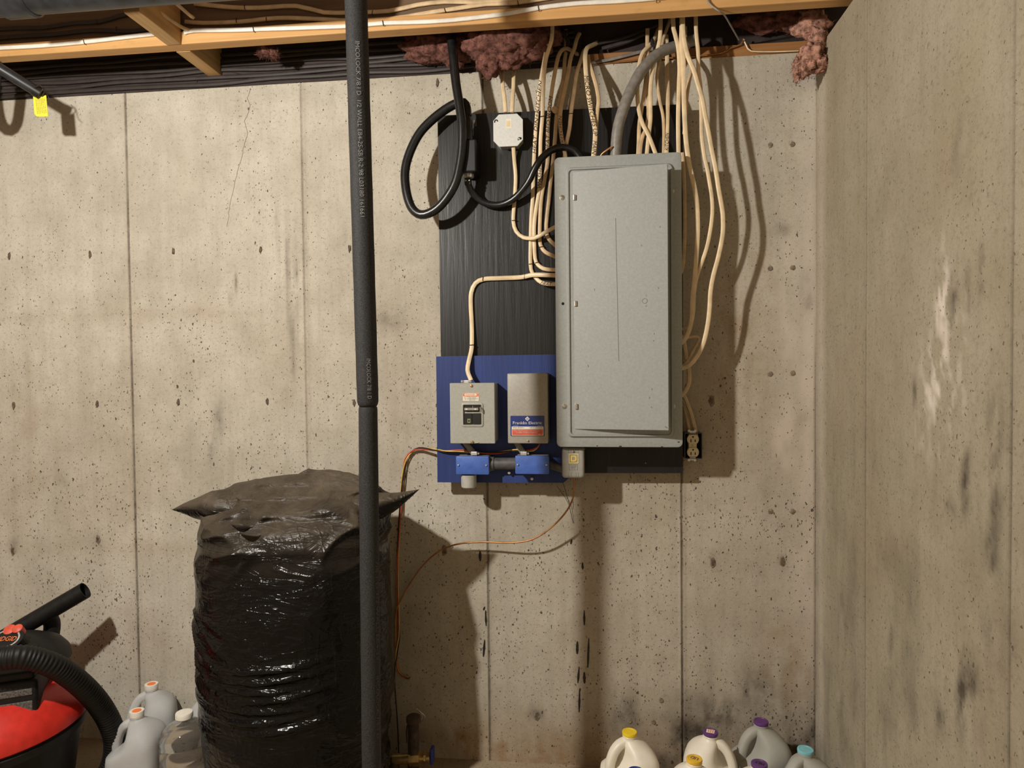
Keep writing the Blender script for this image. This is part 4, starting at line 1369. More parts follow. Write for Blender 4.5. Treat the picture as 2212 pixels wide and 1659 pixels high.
# surge protector hanging from the panel
sp = thing('surge_protector', 'grey plastic surge protector with a yellow square logo, hanging under the panel', 'surge protector', (-.06, -.11, .948))
YS = -.145
a, b_ = at(1214, 1033, YS), at(1262, 968, YS)
X0, X1, Z0, Z1 = a.x, b_.x, a.z, b_.z
bm = bmesh.new()
rings = []
for ins, y, r in ((.003, -.082, .008), (0, -.090, .009), (0, YS + .007, .010), (.0015, YS + .003, .010), (.005, YS + .0006, .009), (.009, YS, .006)):
    rings.append([(p_, y, q_) for p_, q_ in rrect(X0 + ins, X1 - ins, Z0 + ins, Z1 - ins, r, 6)])
ring_loft(bm, rings)
finish('housing', bm, 'grey_plastic', sp, True, 50)
bm = bmesh.new()
w, h_ = X1 - X0, Z1 - Z0
for x in (.30, .40, .62, .72):
    flat_rect(bm, X0 + w * x, X0 + w * x + .0009, Z0 + h_ * .05, Z0 + h_ * .20, YS - .0002)
    flat_rect(bm, X0 + w * x, X0 + w * x + .0009, Z0 + h_ * .86, Z0 + h_ * .97, YS - .0002)
flat_rect(bm, X0 + w * .24, X0 + w * .78, Z0 + h_ * .845, Z0 + h_ * .855, YS - .0002)
for x0, x1, z0, z1 in ((.32, .70, .27, .28), (.32, .70, .45, .46), (.32, .335, .27, .46), (.685, .70, .27, .46)):
    flat_rect(bm, X0 + w * x0, X0 + w * x1, Z0 + h_ * z0, Z0 + h_ * z1, YS - .0002)
for k, s in enumerate(('SURGE', 'BREAKER', 'PLUS')):
    flat_text(bm, s, X0 + w * (.37 + .03 * k), X0 + w * (.65 - .03 * k), Z0 + h_ * (.40 - k * .045), Z0 + h_ * (.43 - k * .045), YS - .0003)
finish('moulded_print', bm, 'ink_faint', sp)
bm = bmesh.new()
cx, cz, r = X0 + w * .53, Z0 + h_ * .655, w * .215


def frame_sq(r0, r1):
    ring_loft(bm, [[(cx + sx * r0, YS - .0012, cz + sz * r0) for sx, sz in ((1, -1), (1, 1), (-1, 1), (-1, -1))], [(cx + sx * r1, YS - .0012, cz + sz * r1) for sx, sz in ((1, -1), (1, 1), (-1, 1), (-1, -1))]], False, False)


frame_sq(r, r * .82)
Do = [(-.60, -.62), (.30, -.62), (.60, -.35), (.60, .35), (.30, .62), (-.60, .62)]
Di = [(-.30, -.34), (.16, -.34), (.32, -.18), (.32, .18), (.16, .34), (-.30, .34)]
ring_loft(bm, [[(cx + x * r, YS - .0012, cz + z * r) for x, z in Do], [(cx + x * r, YS - .0012, cz + z * r) for x, z in Di]], False, False)
finish('logo_mark', bm, 'yellow_logo', sp)
screw((X0 + w * .5, YS - .0005, Z0 + h_ * .90), .0032, sp, washer=False)
cable([(1240, 1028, -.11), (1241, 1050, -.10), (1237, 1078, -.09), (1221, 1108, -.08), (1190, 1140, -.072), (1152, 1164, -.066), (1110, 1172, -.06), (1040, 1171, -.05), (990, 1175, -.04), (950, 1190, -.03), (915, 1220, -.024), (886, 1260, -.02), (864, 1300, -.016), (855, 1330, -.014), (856, 1420, -.012), (862, 1452, -.012), (880, 1466, -.014), (886, 1462, -.016)], 0,
      'bare copper ground wire looping from the surge protector down to the left', 'copper', .0028, .0028, 8, 'wire', 'ground_wire')
cable([(1216, 1042, -.06), (1222, 1062, -.03), (1228, 1082, -.02), (1232, 1095, -.012)], 0, 'thin black twig of wire under the blue board corner', 'wire_black', .0009, .0009, 5, 'wire', 'wire_scrap')
cable([(1203, 1050, -.01), (1216, 1068, -.012), (1228, 1088, -.012), (1238, 1130, -.004)], 0, 'thin crossing black thread of wire on the wall under the blue board corner', 'wire_black', .0008, .0008, 5, 'wire', 'wire_scrap')
for u, v in ((1101, 1019), (1150, 1032)):
    q = at(u, v, YBL)
    bm = bmesh.new()
    cyl(bm, (q.x, YBL, q.z), (q.x, YBL - .014, q.z - .001), .0032, n=10)
    lathe(bm, (q.x, YBL - .014, q.z - .001), [(.0045, 0), (.0045, .002), (.002, .003)], (0, -1, 0), 10)
    finish('bolt', bm, 'galv', blb)

# ------------------------------------------------------------------ wall outlet
ot = thing('wall_outlet', 'ivory duplex outlet in an open metal box beside the lower panel corner', 'outlet', (.30, 0, .99))
a, b_ = at(1479, 991, -.05), at(1517, 935, -.05)
X0, X1, Z0, Z1 = a.x, b_.x, a.z, b_.z
bm = bmesh.new()
ring_loft(bm, [[(x, y, z) for x, z in rrect(X0 + i, X1 - i, Z0 + i, Z1 - i, .002, 2)] for i, y in ((0, -.0012), (0, -.050), (.0018, -.050), (.0018, -.006))], True, False)
finish('metal_box', bm, 'conduit', ot)
bm = bmesh.new()
box(bm, X0 + .0016, X1 - .0016, -.0075, -.0015, Z0 + .0016, Z1 - .0016)
finish('box_back', bm, 'void', ot)
cx, cz = (at(1497, 963, -.055)).x, (at(1497, 963, -.055)).z
bm = bmesh.new()
box(bm, cx - .012, cx + .012, -.050, -.008, cz - .034, cz + .034, .002)
for dz in (-.0195, .0195):
    rings = []
    for s, y in ((1, -.046), (1, -.055), (.93, -.0562)):
        pts = []
        for k in range(28):
            an = 2 * math.pi * k / 28
            x, z = .0175 * math.cos(an), .0175 * math.sin(an)
            z = max(-.0140, min(.0140, z))
            pts.append((cx + x * s, y, cz + dz + z * s))
        rings.append(pts)
    ring_loft(bm, rings)
rc = finish('receptacle', bm, 'ivory', ot, True, 30)
bm = bmesh.new()
for dz in (-.0195, .0195):
    for dx, hh in ((-.0062, .0046), (.0062, .0038)):
        box(bm, cx + dx - .0014, cx + dx + .0014, -.0566, -.056, cz + dz - .004 - hh, cz + dz - .004 + hh)
    lathe(bm, (cx, -.0560, cz + dz + .0075), [(.0026, 0), (.0026, .0006)], (0, -1, 0), 10)
finish('slots', bm, 'void', rc)
screw((cx, -.0502, cz), .0022, ot, washer=False)
bm = bmesh.new()
for s in (1, -1):
    zz = cz + s * .0405
    box(bm, cx - .009, cx + .009, -.049, -.0475, zz - .005, zz + .005, .001)
    for dx in (-.011, .007):
        lathe(bm, (cx + dx, -.048, zz + s * .004), [(.0042, 0), (.0042, .0015), (.002, .002)], (0, -1, 0), 10)
finish('mounting_ears', bm, 'galv', ot)

# ------------------------------------------------------------------ insulation tufts
def tuft(label, blobs, mat, seed, fuzz=500):
    rnd = random.Random(seed)
    bm = bmesh.new()
    for (u, v, y, rx, ry, rz) in blobs:
        c = at(u, v, y)
        r = bmesh.ops.create_icosphere(bm, subdivisions=4, radius=1.0)
        for vv in r['verts']:
            d = vv.co.copy()
            q = d * 1.6 + Vector((seed, u * .01, v * .01))
            k = 1 + .42 * mnoise.noise(q * 1.1) + .20 * mnoise.noise(q * 2.7) + .06 * mnoise.noise(q * 7.5)
            vv.co = c + Vector((d.x * rx * k, d.y * ry * k, d.z * rz * k))
    base = [v.co.copy() for v in bm.verts]
    nor = [v.normal.copy() for v in bm.verts]
    o = finish('insulation', bm, mat, None, True)
    tag(o, label, 'insulation')
    bf = bmesh.new()
    for k in range(fuzz * 4):
        i = rnd.randrange(len(base))
        p = base[i]
        d = Vector((rnd.uniform(-1, 1), rnd.uniform(-1, 1), rnd.uniform(-1, .6))).normalized()
        l = rnd.uniform(.006, .020)
        s = d.orthogonal().normalized() * .0004
        m_ = p + d * l * .5 + Vector((rnd.uniform(-1, 1), 0, rnd.uniform(-1, 1))) * .003
        e_ = p + d * l
        vs = [bf.verts.new(x) for x in (p - s, p + s, m_ + s, e_, m_ - s)]
        bf.faces.new(vs)
    f = finish('fibres', bf, mat, o)
    f['kind'] = 'stuff'
    return o


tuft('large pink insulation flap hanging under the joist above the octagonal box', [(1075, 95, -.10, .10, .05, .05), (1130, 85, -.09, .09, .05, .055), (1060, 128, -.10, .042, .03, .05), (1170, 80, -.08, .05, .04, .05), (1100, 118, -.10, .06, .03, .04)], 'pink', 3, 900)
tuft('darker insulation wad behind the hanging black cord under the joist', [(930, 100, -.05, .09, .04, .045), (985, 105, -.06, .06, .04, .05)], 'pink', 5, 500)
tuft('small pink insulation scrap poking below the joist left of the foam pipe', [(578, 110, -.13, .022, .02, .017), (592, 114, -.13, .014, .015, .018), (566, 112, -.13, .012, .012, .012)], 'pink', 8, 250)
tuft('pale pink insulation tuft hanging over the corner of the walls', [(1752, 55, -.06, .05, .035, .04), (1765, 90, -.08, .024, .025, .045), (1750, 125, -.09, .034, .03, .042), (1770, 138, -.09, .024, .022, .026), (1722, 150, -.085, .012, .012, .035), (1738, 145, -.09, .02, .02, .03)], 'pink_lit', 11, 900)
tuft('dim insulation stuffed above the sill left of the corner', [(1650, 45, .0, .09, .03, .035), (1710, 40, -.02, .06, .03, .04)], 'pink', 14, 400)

# ------------------------------------------------------------------ foam insulated pipe
pp_ = thing('insulated_pipe', 'vertical pipe in black foam insulation standing in front of the wall', 'pipe', (-.52, -.66, 0))
YPI = -.655
top, j0, bot = at(769, 0, YPI), at(795, 880, YPI), at(802.5, 1640, YPI)
xl = lambda z: top.x + (j0.x - top.x) * (top.z - z) / (top.z - j0.z)
xl2 = lambda z: j0.x + (bot.x - j0.x) * (j0.z - z) / (j0.z - bot.z)
zj_ = j0.z
bm = bmesh.new()
rings = []
for z, r in [(zj_ + .002, .0195), (zj_ + .007, .0225), (zj_ + .014, .0243)] + [(zj_ + .014 + (2.48 - zj_ - .014) * k / 24, .0245 + .0012 * k / 24 + .0003 * math.sin(k * 2.3)) for k in range(1, 25)]:
    rings.append([(xl(z) + r * math.cos(2 * math.pi * k / 32), YPI + r * math.sin(2 * math.pi * k / 32), z) for k in range(32)])
ring_loft(bm, rings)
sl1 = finish('upper_sleeve', bm, 'foam', pp_, True, 60)
bm = bmesh.new()
rings = []
for z, r in [(0.0, .0222)] + [(zj_ * k / 20 * .97, .0222 + .0003 * math.sin(k * 1.9)) for k in range(1, 20)] + [(zj_ - .012, .0216), (zj_ - .003, .0214), (zj_ + .001, .0205)]:
    rings.append([(xl2(z) + r * math.cos(2 * math.pi * k / 32), YPI + r * math.sin(2 * math.pi * k / 32), z) for k in range(32)])
ring_loft(bm, rings)
sl2 = finish('lower_sleeve', bm, 'foam', pp_, True, 60)
bm = bmesh.new()
cyl(bm, (j0.x, YPI, zj_ - .03), (j0.x, YPI, zj_ + .03), .0185, n=24)
finish('inner_pipe', bm, 'black', pp_, True, 40)


def pipe_text(s, u, v0, v1, hgt, sleeve, fx_, rad, parent):
    bt = bmesh.new()
    z0, z1 = at(u, v0, YPI - rad).z, at(u, v1, YPI - rad).z
    um = (v0 + v1) / 2
    c0 = fx_((z0 + z1) / 2)
    xm = at(u, um, YPI - rad * .9).x
    s0 = max(-1.1, min(1.1, math.asin(max(-.95, min(.95, (xm - c0) / rad)))))

    def fm(a, b):
        z = z0 + a * (z1 - z0)
        an = s0 + (b - .5) * hgt / rad
        rr = rad + .0007
        return (fx_(z) + rr * math.sin(an), YPI - rr * math.cos(an), z)
    letters(bt, s, fm)
    finish('lettering', bt, 'print_grey' if sleeve else 'print_faint', parent)


pipe_text('IMCOLOCK 7/8 I D  1/2 WALL EB4-2S-SB R-2 98 L03180 161661', 778, 88, 468, .0095, 1, xl, .0255, sl1)
pipe_text('IMCOLOCK 7/8 1 D', 797, 775, 862, .0090, 1, xl, .0247, sl1)
pipe_text('7/8 1 D 1/2 WALL EB4-2S', 814, 1215, 1430, .0075, 0, xl2, .0224, sl2)
pipe_text('IMCOLOCK 7/8 1 D', 813, 1465, 1600, .0075, 0, xl2, .0224, sl2)

# ------------------------------------------------------------------ black drain pipe and tagged fitting, upper left
dp = thing('drain_pipe', 'fat black plastic drain pipe hung level near the ceiling, upper left', 'pipe', (-1.4, -.47, 2.25))
q = at(0, 38, -.47)
zc = q.z + .047
bm = bmesh.new()
cyl(bm, (-3.2, -.475, zc), (-.70, -.475, zc), .045, n=32)
finish('pipe_run', bm, 'abs', dp, True, 40)
q2 = at(72, 20, -.47)
bm = bmesh.new()
lathe(bm, (q2.x - .03, -.475, zc), [(.045, -.055), (.052, -.05), (.052, .03), (.047, .034)], (1, 0, 0), 32)
finish('coupling', bm, 'abs', dp, True, 35)

tf = thing('hanging_tube', 'black tube slanting down at the upper left with a yellow tag on its end', 'tube', tuple(at(60, 190, -.22)))
bm = bmesh.new()
t0, t1 = at(-120, 75, -.36), at(82, 199, -.205)
cyl(bm, t0, t1, .0165, n=22)
finish('tube', bm, 'abs', tf, True, 40)
bm = bmesh.new()
d = (t1 - t0).normalized()
cyl(bm, t1 - d * .012, t1 + d * .006, .0182, n=22)
finish('end_cap', bm, 'black', tf, True, 40)
bm = bmesh.new()
sweep(bm, frames(catmull(P([(78, 182, -.225), (92, 190, -.225), (102, 204, -.205), (108, 216, -.196), (119, 226, -.19)]), .006)), .0012, .0012, 6)
sweep(bm, frames(catmull(P([(74, 190, -.225), (86, 184, -.228), (96, 196, -.215), (90, 208, -.20)]), .006)), .0018, .0018, 6)
finish('tie_wire', bm, 'staple', tf)
bm = bmesh.new()
p = P([(72, 209), (100, 206), (104, 252), (80, 252), (75, 246)], -.196)
ring_loft(bm, [p, [q - Vector((0, .0012, 0)) for q in p]])
tgp = finish('tag', bm, 'yellow_tag', tf)
bm = bmesh.new()
A, B, C_ = at(75, 212, -.1975), at(100, 210, -.1975), at(79, 248, -.1975)
dv = Vector((C_.x - A.x, 0, C_.z - A.z))
du = Vector((B.x - A.x, 0, B.z - A.z))
for k, s in enumerate(('WARNING', 'DO NOT OPERATE', 'THIS VALVE WITHOUT', 'READING MANUAL', 'KEEP TAG ON', 'SEE OTHER SIDE')):
    o0 = A + du * (.10 + k * .145)
    letters(bm, s, lambda a, b, o0=o0: o0 + dv * (.06 + a * .88) - du * ((b - .5) * .09) + du * .0)
finish('lettering', bm, 'ink_faint', tgp)
bm = bmesh.new()
pth = P([(-62, 150, -.20), (-58, 200, -.20), (-48, 232, -.20), (-32, 240, -.20), (-20, 226, -.20), (-14, 190, -.20), (-10, 150, -.20)])
pth = [pth[0] + Vector((0, 0, .06))] + pth + [pth[-1] + Vector((0, 0, .06))]
sweep(bm, frames(catmull(pth, .01)), .017, .017, 16)
finish('bend', bm, 'abs', tf, True, 50)

# ------------------------------------------------------------------ garbage bag
gb = thing('garbage_bag', 'big stuffed black plastic bag with two pointed corners, dusty on top', 'bag', (-.86, -.30, 0))
BX, BY = -.857, -.300


def interp(x, tab):
    for (a0, b0), (a1, b1) in zip(tab[:-1], tab[1:]):
        if x <= a1:
            t = (x - a0) / (a1 - a0)
            t = t * t * (3 - 2 * t)
            return b0 + (b1 - b0) * t
    return tab[-1][1]


HW = [(0, .235), (.10, .255), (.25, .266), (.42, .274), (.60, .276), (.74, .272), (.79, .262), (.84, .268), (.88, .266), (.92, .240), (.95, .195), (.966, .12), (.974, .02)]
DF = [(0, .19), (.10, .21), (.35, .228), (.60, .222), (.74, .212), (.79, .204), (.84, .200), (.88, .165), (.92, .105), (.95, .06), (.974, .008)]
DB = [(0, .18), (.4, .20), (.75, .19), (.86, .16), (.93, .09), (.96, .04), (.974, .008)]


# long pulls across the front: height, slope, curve, strength, width, centre, length
FOLDS = [(.505, .030, .035, .011, .0075, .05, .50), (.478, .022, .030, .012, .007, .15, .45), (.452, .014, .030, .010, .006, -.05, .40), (.428, .030, .040, .012, .007, .20, .42), (.400, .010, .040, .010, .0075, .0, .55),
         (.372, .025, .045, .012, .008, -.15, .5), (.345, .03, .05, .012, .008, .2, .5), (.56, -.06, .05, .008, .008, -.65, .35), (.50, -.09, .05, .009, .008, -.7, .35), (.44, -.10, .05, .010, .008, -.7, .35), (.39, -.09, .05, .010, .008, -.65, .35)]


def ridge(v, k):
    return (1 - abs(mnoise.noise(v))) ** k


def bag_noise(c):
    x, y, z = c
    n = .016 * mnoise.noise(Vector((x * 3.4, y * 3.4, z * 3.0)))
    top_ = max(0.0, min(1.0, (z - .70) / .12))
    low = max(0.0, min(1.0, (.58 - z) / .14))
    wv = mnoise.noise(Vector((x * 2.2, y * 2.2, z * 2.2)))
    # folds that fall from the shoulder, long tight pulls low down, soft dents between
    n += .018 * top_ * (ridge(Vector((x * 5 + z * 4, y * 5, z * 7)), 5) - .3)
    n += .014 * top_ * (ridge(Vector((x * 9 - z * 8, y * 7, z * 11 + 4)), 6) - .2)
    n += .009 * low * (ridge(Vector((x * 1.5 + 3, y * 1.5, z * 11 + x * 3.0 + 2.2 * wv)), 9) - .15)
    n += .006 * (1 - top_) * (ridge(Vector((x * 3 + 8, y * 3, z * 5 - x * 4 + 1.5 * wv)), 8))
    n += .003 * mnoise.noise(Vector((x * 9, y * 9, z * 12)))
    if y < BY and z < .62:
        u = (x - BX) / .28
        for z0, sk, cu, am, w, uc, ul in FOLDS:
            zc = z0 + sk * u + cu * u * u + .006 * wv
            n += am * math.exp(-((z - zc) / w) ** 2) * math.exp(-((u - uc) / ul) ** 2)
    return n


bm = bmesh.new()
NZ, NA = 210, 200
zsb = [0.974 * (1 - (1 - k / NZ) ** 1.25) for k in range(NZ + 1)]
rings = []
for z in zsb:
    hw, df, db = interp(z, HW), interp(z, DF), interp(z, DB)
    yc = BY + .05 * max(0, (z - .80)) / .17
    ring = []
    e = 2 / 2.25
    for k in range(NA):
        a = 2 * math.pi * k / NA
        ca, sa = math.cos(a), math.sin(a)
        X = math.copysign(abs(ca) ** e, ca)
        Y = math.copysign(abs(sa) ** e, sa)
        dd = db if Y > 0 else df
        p = Vector((BX + X * hw, yc + Y * dd, z + .012 * X * (z > .8)))
        nrm = Vector((ca, sa, max(0, (z - .86) * 8))).normalized()
        q = bag_noise(p) * min(1.0, z / .05 + .3)
        fr_ = 1 - .55 * max(0, (z - .9) / .074)
        p = p + nrm * q * fr_
        p.y = min(p.y, -.03)
        p.z = max(p.z, 0.0)
        ring.append(p)
    rings.append(ring)
ring_loft(bm, rings)


def ear(base, tip, hz, hy, droop):
    base, tip = Vector(base), Vector(tip)
    ax = tip - base
    sgn = 1 if ax.x > 0 else -1
    rr = []
    for k in range(34):
        t = k / 33
        c = base + ax * t + Vector((0, 0, droop * math.sin(math.pi * t)))
        g = .62 + .38 * math.sin(min(1, t / .35) * math.pi / 2)
        f = max(0.0, (t - .30) / .70)
        s = g * (1 - f ** 1.25) + .004
        s2 = g * (1 - f ** 1.1) * .9 + .004
        ring = []
        for j in range(36):
            a = 2 * math.pi * j / 36
            p = c + Vector((0, math.cos(a) * hy * s2, math.sin(a) * hz * s))
            r1 = 1 - abs(mnoise.noise(Vector((p.x * 8, p.y * 16 + 3, p.z * 26))))
            p += Vector((0, math.cos(a), math.sin(a))) * (.014 * (r1 ** 3 - .4)) * (1 - t)
            ring.append(p)
        rr.append(ring)
    if sgn < 0:
        rr = [r[::-1] for r in rr]
    ring_loft(bm, rr)


tl, tr = at(371, 1101, -.33), at(906, 1057, -.305)
ear((BX - .13, -.31, .885), tl, .052, .080, .004)
ear((BX + .13, -.30, .880), tr, .050, .080, -.022)
finish('film', bm, 'bag', gb, True)
# folded flap under the left corner and a torn shiny nick
bm = bmesh.new()
f0 = at(515, 1135, -.52)
rings = []
for k in range(12):
    t = k / 11
    c = at(500 + 45 * t, 1133 + 5 * math.sin(t * 3), -.505 - .012 * math.sin(math.pi * t))
    hh = .010 * math.sin(math.pi * min(1, t * 1.05)) + .001
    rings.append([c + Vector((0, -.003 * math.cos(q), hh * math.sin(q) - .006 * t)) for q in (0, .8, 1.6, 2.4, 3.14, 3.9, 4.7, 5.5)])
ring_loft(bm, rings)
finish('shiny_fold', bm, 'bag', gb, True)

# ------------------------------------------------------------------ shop vacuum
VX, VY = -1.755, -.430
vc = thing('shop_vacuum', 'red and black wet dry vacuum with ribbed hose at the lower left', 'vacuum', (VX, VY, 0))
bm = bmesh.new()
lathe(bm, (VX, VY, 0), [(.21, 0.02), (.222, .03), (.245, .20), (.250, .235), (.262, .240), (.266, .262), (.258, .272)], (0, 0, 1), 56)
finish('drum', bm, 'vac_black', vc, True, 40)
bm = bmesh.new()
lathe(bm, (VX, VY, 0), [(.266, .272), (.270, .276), (.270, .296), (.262, .318), (.236, .352), (.205, .378), (.12, .384)], (0, 0, 1), 56)
lid = finish('lid', bm, 'vac_red', vc, True, 40)
# buttress on the lid
bm = bmesh.new()
an = math.radians(-33)
for an in (math.radians(-40),):
    d = Vector((math.cos(an), math.sin(an), 0))
    s = Vector((-d.y, d.x, 0))
    c = Vector((VX, VY, 0))
    rr = []
    for w_ in (-.006, .006):
        rr.append([c + d * .264 + s * w_ + Vector((0, 0, .277)), c + d * .278 + s * w_ + Vector((0, 0, .279)), c + d * .276 + s * w_ + Vector((0, 0, .305)), c + d * .255 + s * w_ + Vector((0, 0, .322))])
    ring_loft(bm, rr)
finish('lid_rib', bm, 'vac_red', vc)


def spin(bm):
    r = Matrix.Rotation(math.radians(28), 3, 'Z')
    c = Vector((VX, VY, 0))
    for v in bm.verts:
        v.co = r @ (v.co - c) + c


bm = bmesh.new()
box(bm, VX - .20, VX + .18, VY - .16, VY + .10, .325, .440, .012, 3)
box(bm, VX - .19, VX + .172, VY - .153, VY + .09, .435, .462, .010, 3)
spin(bm)
finish('motor_housing', bm, 'vac_black', vc, True, 40)
for z0, z1, xo in ((.398, .416, 0), (.340, .382, 0)):
    bm = bmesh.new()
    box(bm, VX - .17, VX + .168, VY - .1625, VY - .158, z0, z1, .002)
    spin(bm)
    finish('vent_grille', bm, 'vac_dust', vc)
bm = bmesh.new()
lathe(bm, (VX + .05, VY + .07, .42), [(.145, 0), (.14, .025), (.12, .05), (.08, .070), (.01, .080)], (0, 0, 1), 36)
finish('top_cap', bm, 'vac_black', vc, True, 40)
# round badge with red switch behind it
bd = at(13, 1380, -.42)
nrm = Vector((0.10, -.62, .78)).normalized()
ux = Vector((1, .16, 0)).normalized()
ux = (ux - nrm * ux.dot(nrm)).normalized()
uz = nrm.cross(ux)


def disc(bm, c, a_, b_, o0, o1, n=28):
    ring_loft(bm, [[c + ux * a_ * math.cos(2 * math.pi * k / n) + uz * b_ * math.sin(2 * math.pi * k / n) + nrm * o for k in range(n)] for o in (o0, o1)])


bm = bmesh.new()
disc(bm, bd, .046, .036, -.03, .0)
bdg = finish('badge', bm, 'vac_black', vc)
bm = bmesh.new()
n = 28
ring_loft(bm, [[bd + ux * .037 * s * math.cos(2 * math.pi * k / n) + uz * .029 * s * math.sin(2 * math.pi * k / n) + nrm * .0008 for k in range(n)] for s in (1, .87)], False, False)
finish('badge_ring', bm, 'galv', bdg)
bm = bmesh.new()
letters(bm, 'RIDGID', lambda a, b: bd + ux * ((a - .5) * .058) + uz * ((b - .5) * .014) + nrm * .001, .2)
finish('lettering', bm, 'orange', bdg)
bm = bmesh.new()
bl = bd + uz * .030 + ux * .018
lathe(bm, bl - nrm * .02, [(.014, 0), (.014, .024), (.010, .027)], tuple(nrm), 16)
lathe(bm, bl - nrm * .02 + ux * -.024, [(.016, 0), (.016, .020), (.012, .022)], tuple(nrm), 16)
finish('switch', bm, 'red_label', vc, True, 40)
# ribbed hose
hp = catmull(P([(-120, 1440, -.57), (-50, 1428, -.56), (0, 1422, -.55), (55, 1420, -.52), (120, 1440, -.465), (178, 1482, -.39), (220, 1530, -.31), (245, 1582, -.265), (246, 1632, -.25), (225, 1680, -.26), (180, 1720, -.28)]), .0022)
bm = bmesh.new()
sweep(bm, frames(hp, (0, -.8, .6)), .0305, .0305, 18, None, lambda i: 1.0 + .045 * math.sin(i * 2 * math.pi / 4.6))
finish('hose', bm, 'vac_black', vc, True)
# extension wand, open end
w0, w1 = at(-90, 1436, -.30), at(184, 1275, -.185)
bm = bmesh.new()
d = (w1 - w0).normalized()
a_ = d.orthogonal().normalized()
b_ = d.cross(a_)
rr = []
for p, r in ((w0, .0265), (w1, .0265), (w1, .0243), (w1 - d * .10, .0243)):
    rr.append([p + (a_ * math.cos(2 * math.pi * k / 28) + b_ * math.sin(2 * math.pi * k / 28)) * r for k in range(28)])
ring_loft(bm, rr)
finish('wand', bm, 'vac_black', vc, True, 35)
bm = bmesh.new()
sweep(bm, frames(catmull(P([(60, 1345, -.20), (95, 1330, -.19), (112, 1345, -.185), (108, 1385, -.19), (98, 1440, -.21)]), .01)), .024, .024, 18)
finish('wand_elbow', bm, 'vac_black', vc, True, 50)


# ------------------------------------------------------------------ jugs
def superring(cx, cy, z, a, b, e=3.2, n=32):
    pts = []
    for k in range(n):
        t = 2 * math.pi * k / n
        c, s = math.cos(t), math.sin(t)
        pts.append(Vector((cx + math.copysign(abs(c) ** (2 / e), c) * a, cy + math.copysign(abs(s) ** (2 / e), s) * b, z)))
    return pts


JUG = ((.000, .060, .060, 0, 3.5), (.004, .070, .070, 0, 3.8), (.012, .0745, .0745, 0, 4), (.060, .0755, .0755, 0, 4), (.110, .0755, .0755, 0, 4), (.128, .0745, .0750, .001, 3.8),
                           (.140, .064, .0745, .0105, 3.4), (.150, .054, .0735, .0200, 3.2), (.165, .0485, .071, .0245, 3.0), (.180, .0435, .0655, .0240, 2.8), (.192, .039, .057, .0200, 2.6), (.203, .034, .045, .014, 2.3), (.212, .029, .033, .007, 2.1), (.219, .0225, .0235, .002, 2),
                           (.224, .0190, .0190, 0, 2), (.229, .0205, .0205, 0, 2), (.231, .0185, .0185, 0, 2), (.238, .0180, .0180, 0, 2))


def jug(x, y, rot, label, body, cap, capdot=None, fill=None, group=None, ch=.0100, sc=1.0):
    """one-gallon jug: square body, shoulder cut back on the handle side, hollow handle, neck, cap"""
    o = thing('water_jug', label, 'jug', (x, y, 0), group)
    R = Matrix.Rotation(rot, 3, 'Z')

    def put(bm):
        for v in bm.verts:
            v.co = R @ (v.co * sc) + Vector((x, y, 0))
        return bm
    bm = bmesh.new()
    rings = []
    #          z      half-x  half-y  shift-x  exponent   (handle on -x)
    for z, a, b, sx, e in JUG:
        rings.append(superring(sx, 0, z, a, b, e, 36))
    ring_loft(bm, rings)
    hp_ = catmull([(-.012, 0, .212), (-.030, 0, .206), (-.046, 0, .190), (-.0565, 0, .166), (-.0610, 0, .146), (-.0610, 0, .120)], .008)
    fr = frames(hp_, (0, -1, 0))
    sweep(bm, fr, .0125, .0145, 12)
    bo = finish('body', put(bm), body, o, True, 60)
    bm = bmesh.new()
    lathe(bm, (0, 0, .230), [(.0190, 0), (.0205, .0015), (.0212, ch * .7), (.0204, ch), (.0160, ch + .0004), (.0155, ch - .0004)], (0, 0, 1), 30)
    cp = finish('cap', put(bm), cap, o, True, 35)
    if capdot:
        bm = bmesh.new()
        lathe(bm, (0, 0, .2298 + ch), [(.0128, 0), (.0128, .0006)], (0, 0, 1), 24)
        finish('cap_liner', put(bm), capdot, cp)
    if fill:
        bm = bmesh.new()
        ring_loft(bm, [superring(sx, 0, z + .003 * (z < .01), a_ - .003, b_ - .003, e, 36) for z, a_, b_, sx, e in JUG if z <= fill])
        finish('water', put(bm), 'water', o, True, 50)
    return o, put, R


def date_print(j, put, s, mat='ink_faint', z=.150, a0=-.02, a1=.04):
    bm = bmesh.new()
    letters(bm, s, lambda a, b: Vector((a0 + .0 + a * (a1 - a0), -.0755 + (z + b * .007 - .14) * .06, z + b * .007)))
    finish('date_print', put(bm), mat, j)


j, pt, _ = jug(.094, -.229, .35, 'white milk jug with a bright yellow cap, leftmost at the back', 'jug_white', 'cap_yellow')
date_print(j, pt, 'SELL BY 22 41')
bm = bmesh.new()
flat_rect(bm, -.002, .055, .078, .118, -.0760)
lb = finish('paper_label', pt(bm), 'yellow_logo', j)
j, pt, _ = jug(.322, -.207, math.pi - .25, 'white milk jug with a purple cap and handle on the right, back row middle', 'jug_white', 'cap_purple')
bm = bmesh.new()
box(bm, -.011, .011, -.009, .009, .2400, .2407)
finish('cap_sticker', pt(bm), 'white_label', j)
bm = bmesh.new()
for k in range(3):
    box(bm, -.008 + k * .006, -.005 + k * .006, -.007, .007, .2407, .2410)
finish('cap_print', pt(bm), 'orange_label', j)
j, pt, _ = jug(.478, -.132, .25, 'cloudy grey jug with a flat purple cap, nearest the back wall', 'jug_grey', 'cap_purple')
j, pt, _ = jug(.561, -.275, .45, 'cloudy grey jug with a light teal cap by the right wall', 'jug_grey', 'cap_teal')
j, pt, _ = jug(.257, -.350, math.pi - .5, 'white milk jug with a golden yellow cap, front row middle', 'jug_white', 'cap_gold')
bm = bmesh.new()
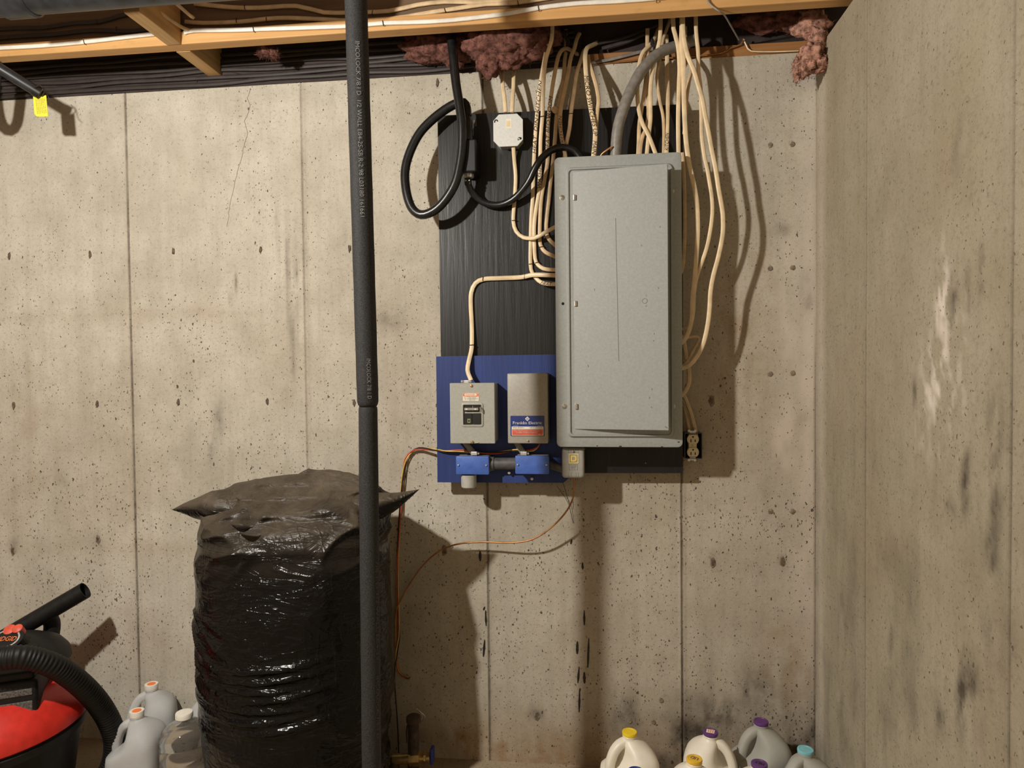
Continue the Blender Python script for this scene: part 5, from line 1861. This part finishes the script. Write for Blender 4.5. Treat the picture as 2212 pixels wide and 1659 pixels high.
letters(bm, 'LID', lambda a, b: Vector((-.010 + a * .020, -.006 + b * .012, .2410)))
finish('cap_print', pt(bm), 'ink_faint', j)
j, pt, _ = jug(.422, -.356, math.pi - .5, 'white milk jug with a purple cap, front row in front of the grey jug', 'jug_white', 'cap_purple')
bm = bmesh.new()
letters(bm, 'MILK', lambda a, b: Vector((-.012 + a * .024, -.006 + b * .012, .2410)))
finish('cap_print', pt(bm), 'ink', j)
j, pt, _ = jug(.100, -.422, .5, 'white milk jug with a dark blue cap, in front of the yellow capped one', 'jug_white', 'cap_blue')

jug(-1.458, -.090, .5, 'translucent water jug with an orange topped white cap, behind by the wall', 'jug_clear', 'cap_white', 'orange', .190, None, .0165)
jug(-1.389, -.263, .15, 'translucent water jug with an orange topped white cap, in front beside the hose', 'jug_clear', 'cap_white', 'orange', .193, None, .0165)
jug(-1.235, -.085, 2.6, 'translucent jug half hidden behind the black bag', 'jug_clear', 'cap_white', None, .18, None, .0165)

# round clear bottle
bt = thing('water_bottle', 'clear round water bottle with a wide white cap beside the black bag', 'bottle', (-1.228, -.268, 0))
bx, by = -1.236, -.262
bm = bmesh.new()
lathe(bm, (bx, by, 0), [(.050, .003), (.066, .004), (.070, .012), (.070, .05), (.066, .056), (.066, .062), (.070, .068), (.070, .10), (.066, .106), (.066, .112), (.0705, .118), (.0705, .150), (.067, .156), (.067, .161), (.0705, .167), (.070, .182), (.064, .197), (.050, .210), (.034, .219), (.024, .224), (.021, .229), (.021, .238)], (0, 0, 1), 48, True)
finish('body', bm, 'bottle_clear', bt, True, 50)
bm = bmesh.new()
lathe(bm, (bx, by, .231), [(.0235, 0), (.0250, .002), (.0250, .014), (.0235, .017), (.018, .0176)], (0, 0, 1), 36)
finish('cap', bm, 'cap_white', bt, True, 35)

# ------------------------------------------------------------------ valve and pipe stub behind the bag
vl = thing('water_valve', 'brass valve with a small blue handle on dark pipes, in shadow right of the bag', 'valve', (-.47, -.12, 0))
bm = bmesh.new()
a, b_ = at(888, 1638, -.12), at(905, 1636, -.12)
cyl(bm, at(850, 1640, -.12), at(886, 1638, -.12), .016, n=18)
cyl(bm, at(886, 1638, -.12), at(908, 1637, -.12), .024, n=8)
cyl(bm, at(908, 1637, -.12), at(930, 1636, -.12), .015, n=16)
cyl(bm, at(918, 1636, -.12), at(922, 1636, -.12), .020, n=8)
finish('brass_body', bm, 'brass', vl, True, 35)
bm = bmesh.new()
c = at(933, 1632, -.12)
box(bm, c.x - .004, c.x + .006, -.135, -.105, c.z - .022, c.z + .026, .003)
finish('blue_handle', bm, 'cap_blue', vl)
bm = bmesh.new()
cyl(bm, at(893, 1645, -.12), at(893, 1560, -.12), .017, n=18)
lathe(bm, at(893, 1556, -.12), [(.017, -.01), (.022, -.004), (.022, .012), (.012, .018)], (0, 0, 1), 12)
finish('riser', bm, 'rust', vl, True, 40)
bm = bmesh.new()
cyl(bm, Vector((at(893, 1650, -.12).x, -.12, 0)), at(893, 1640, -.12), .018, n=18)
cyl(bm, Vector((at(852, 1650, -.12).x, -.12, 0)), at(852, 1640, -.12), .016, n=18)
finish('lower_pipe', bm, 'rust', vl, True, 40)
bm = bmesh.new()
sweep(bm, frames(catmull(P([(900, 1530, -.115), (912, 1545, -.11), (908, 1560, -.115), (918, 1548, -.12), (905, 1535, -.12)]), .005)), .0016, .0016, 6)
sweep(bm, frames(catmull(P([(885, 1555, -.11), (879, 1575, -.10), (880, 1600, -.10), (886, 1620, -.11)]), .005)), .003, .003, 6)
finish('hose_clamp', bm, 'steel', vl)
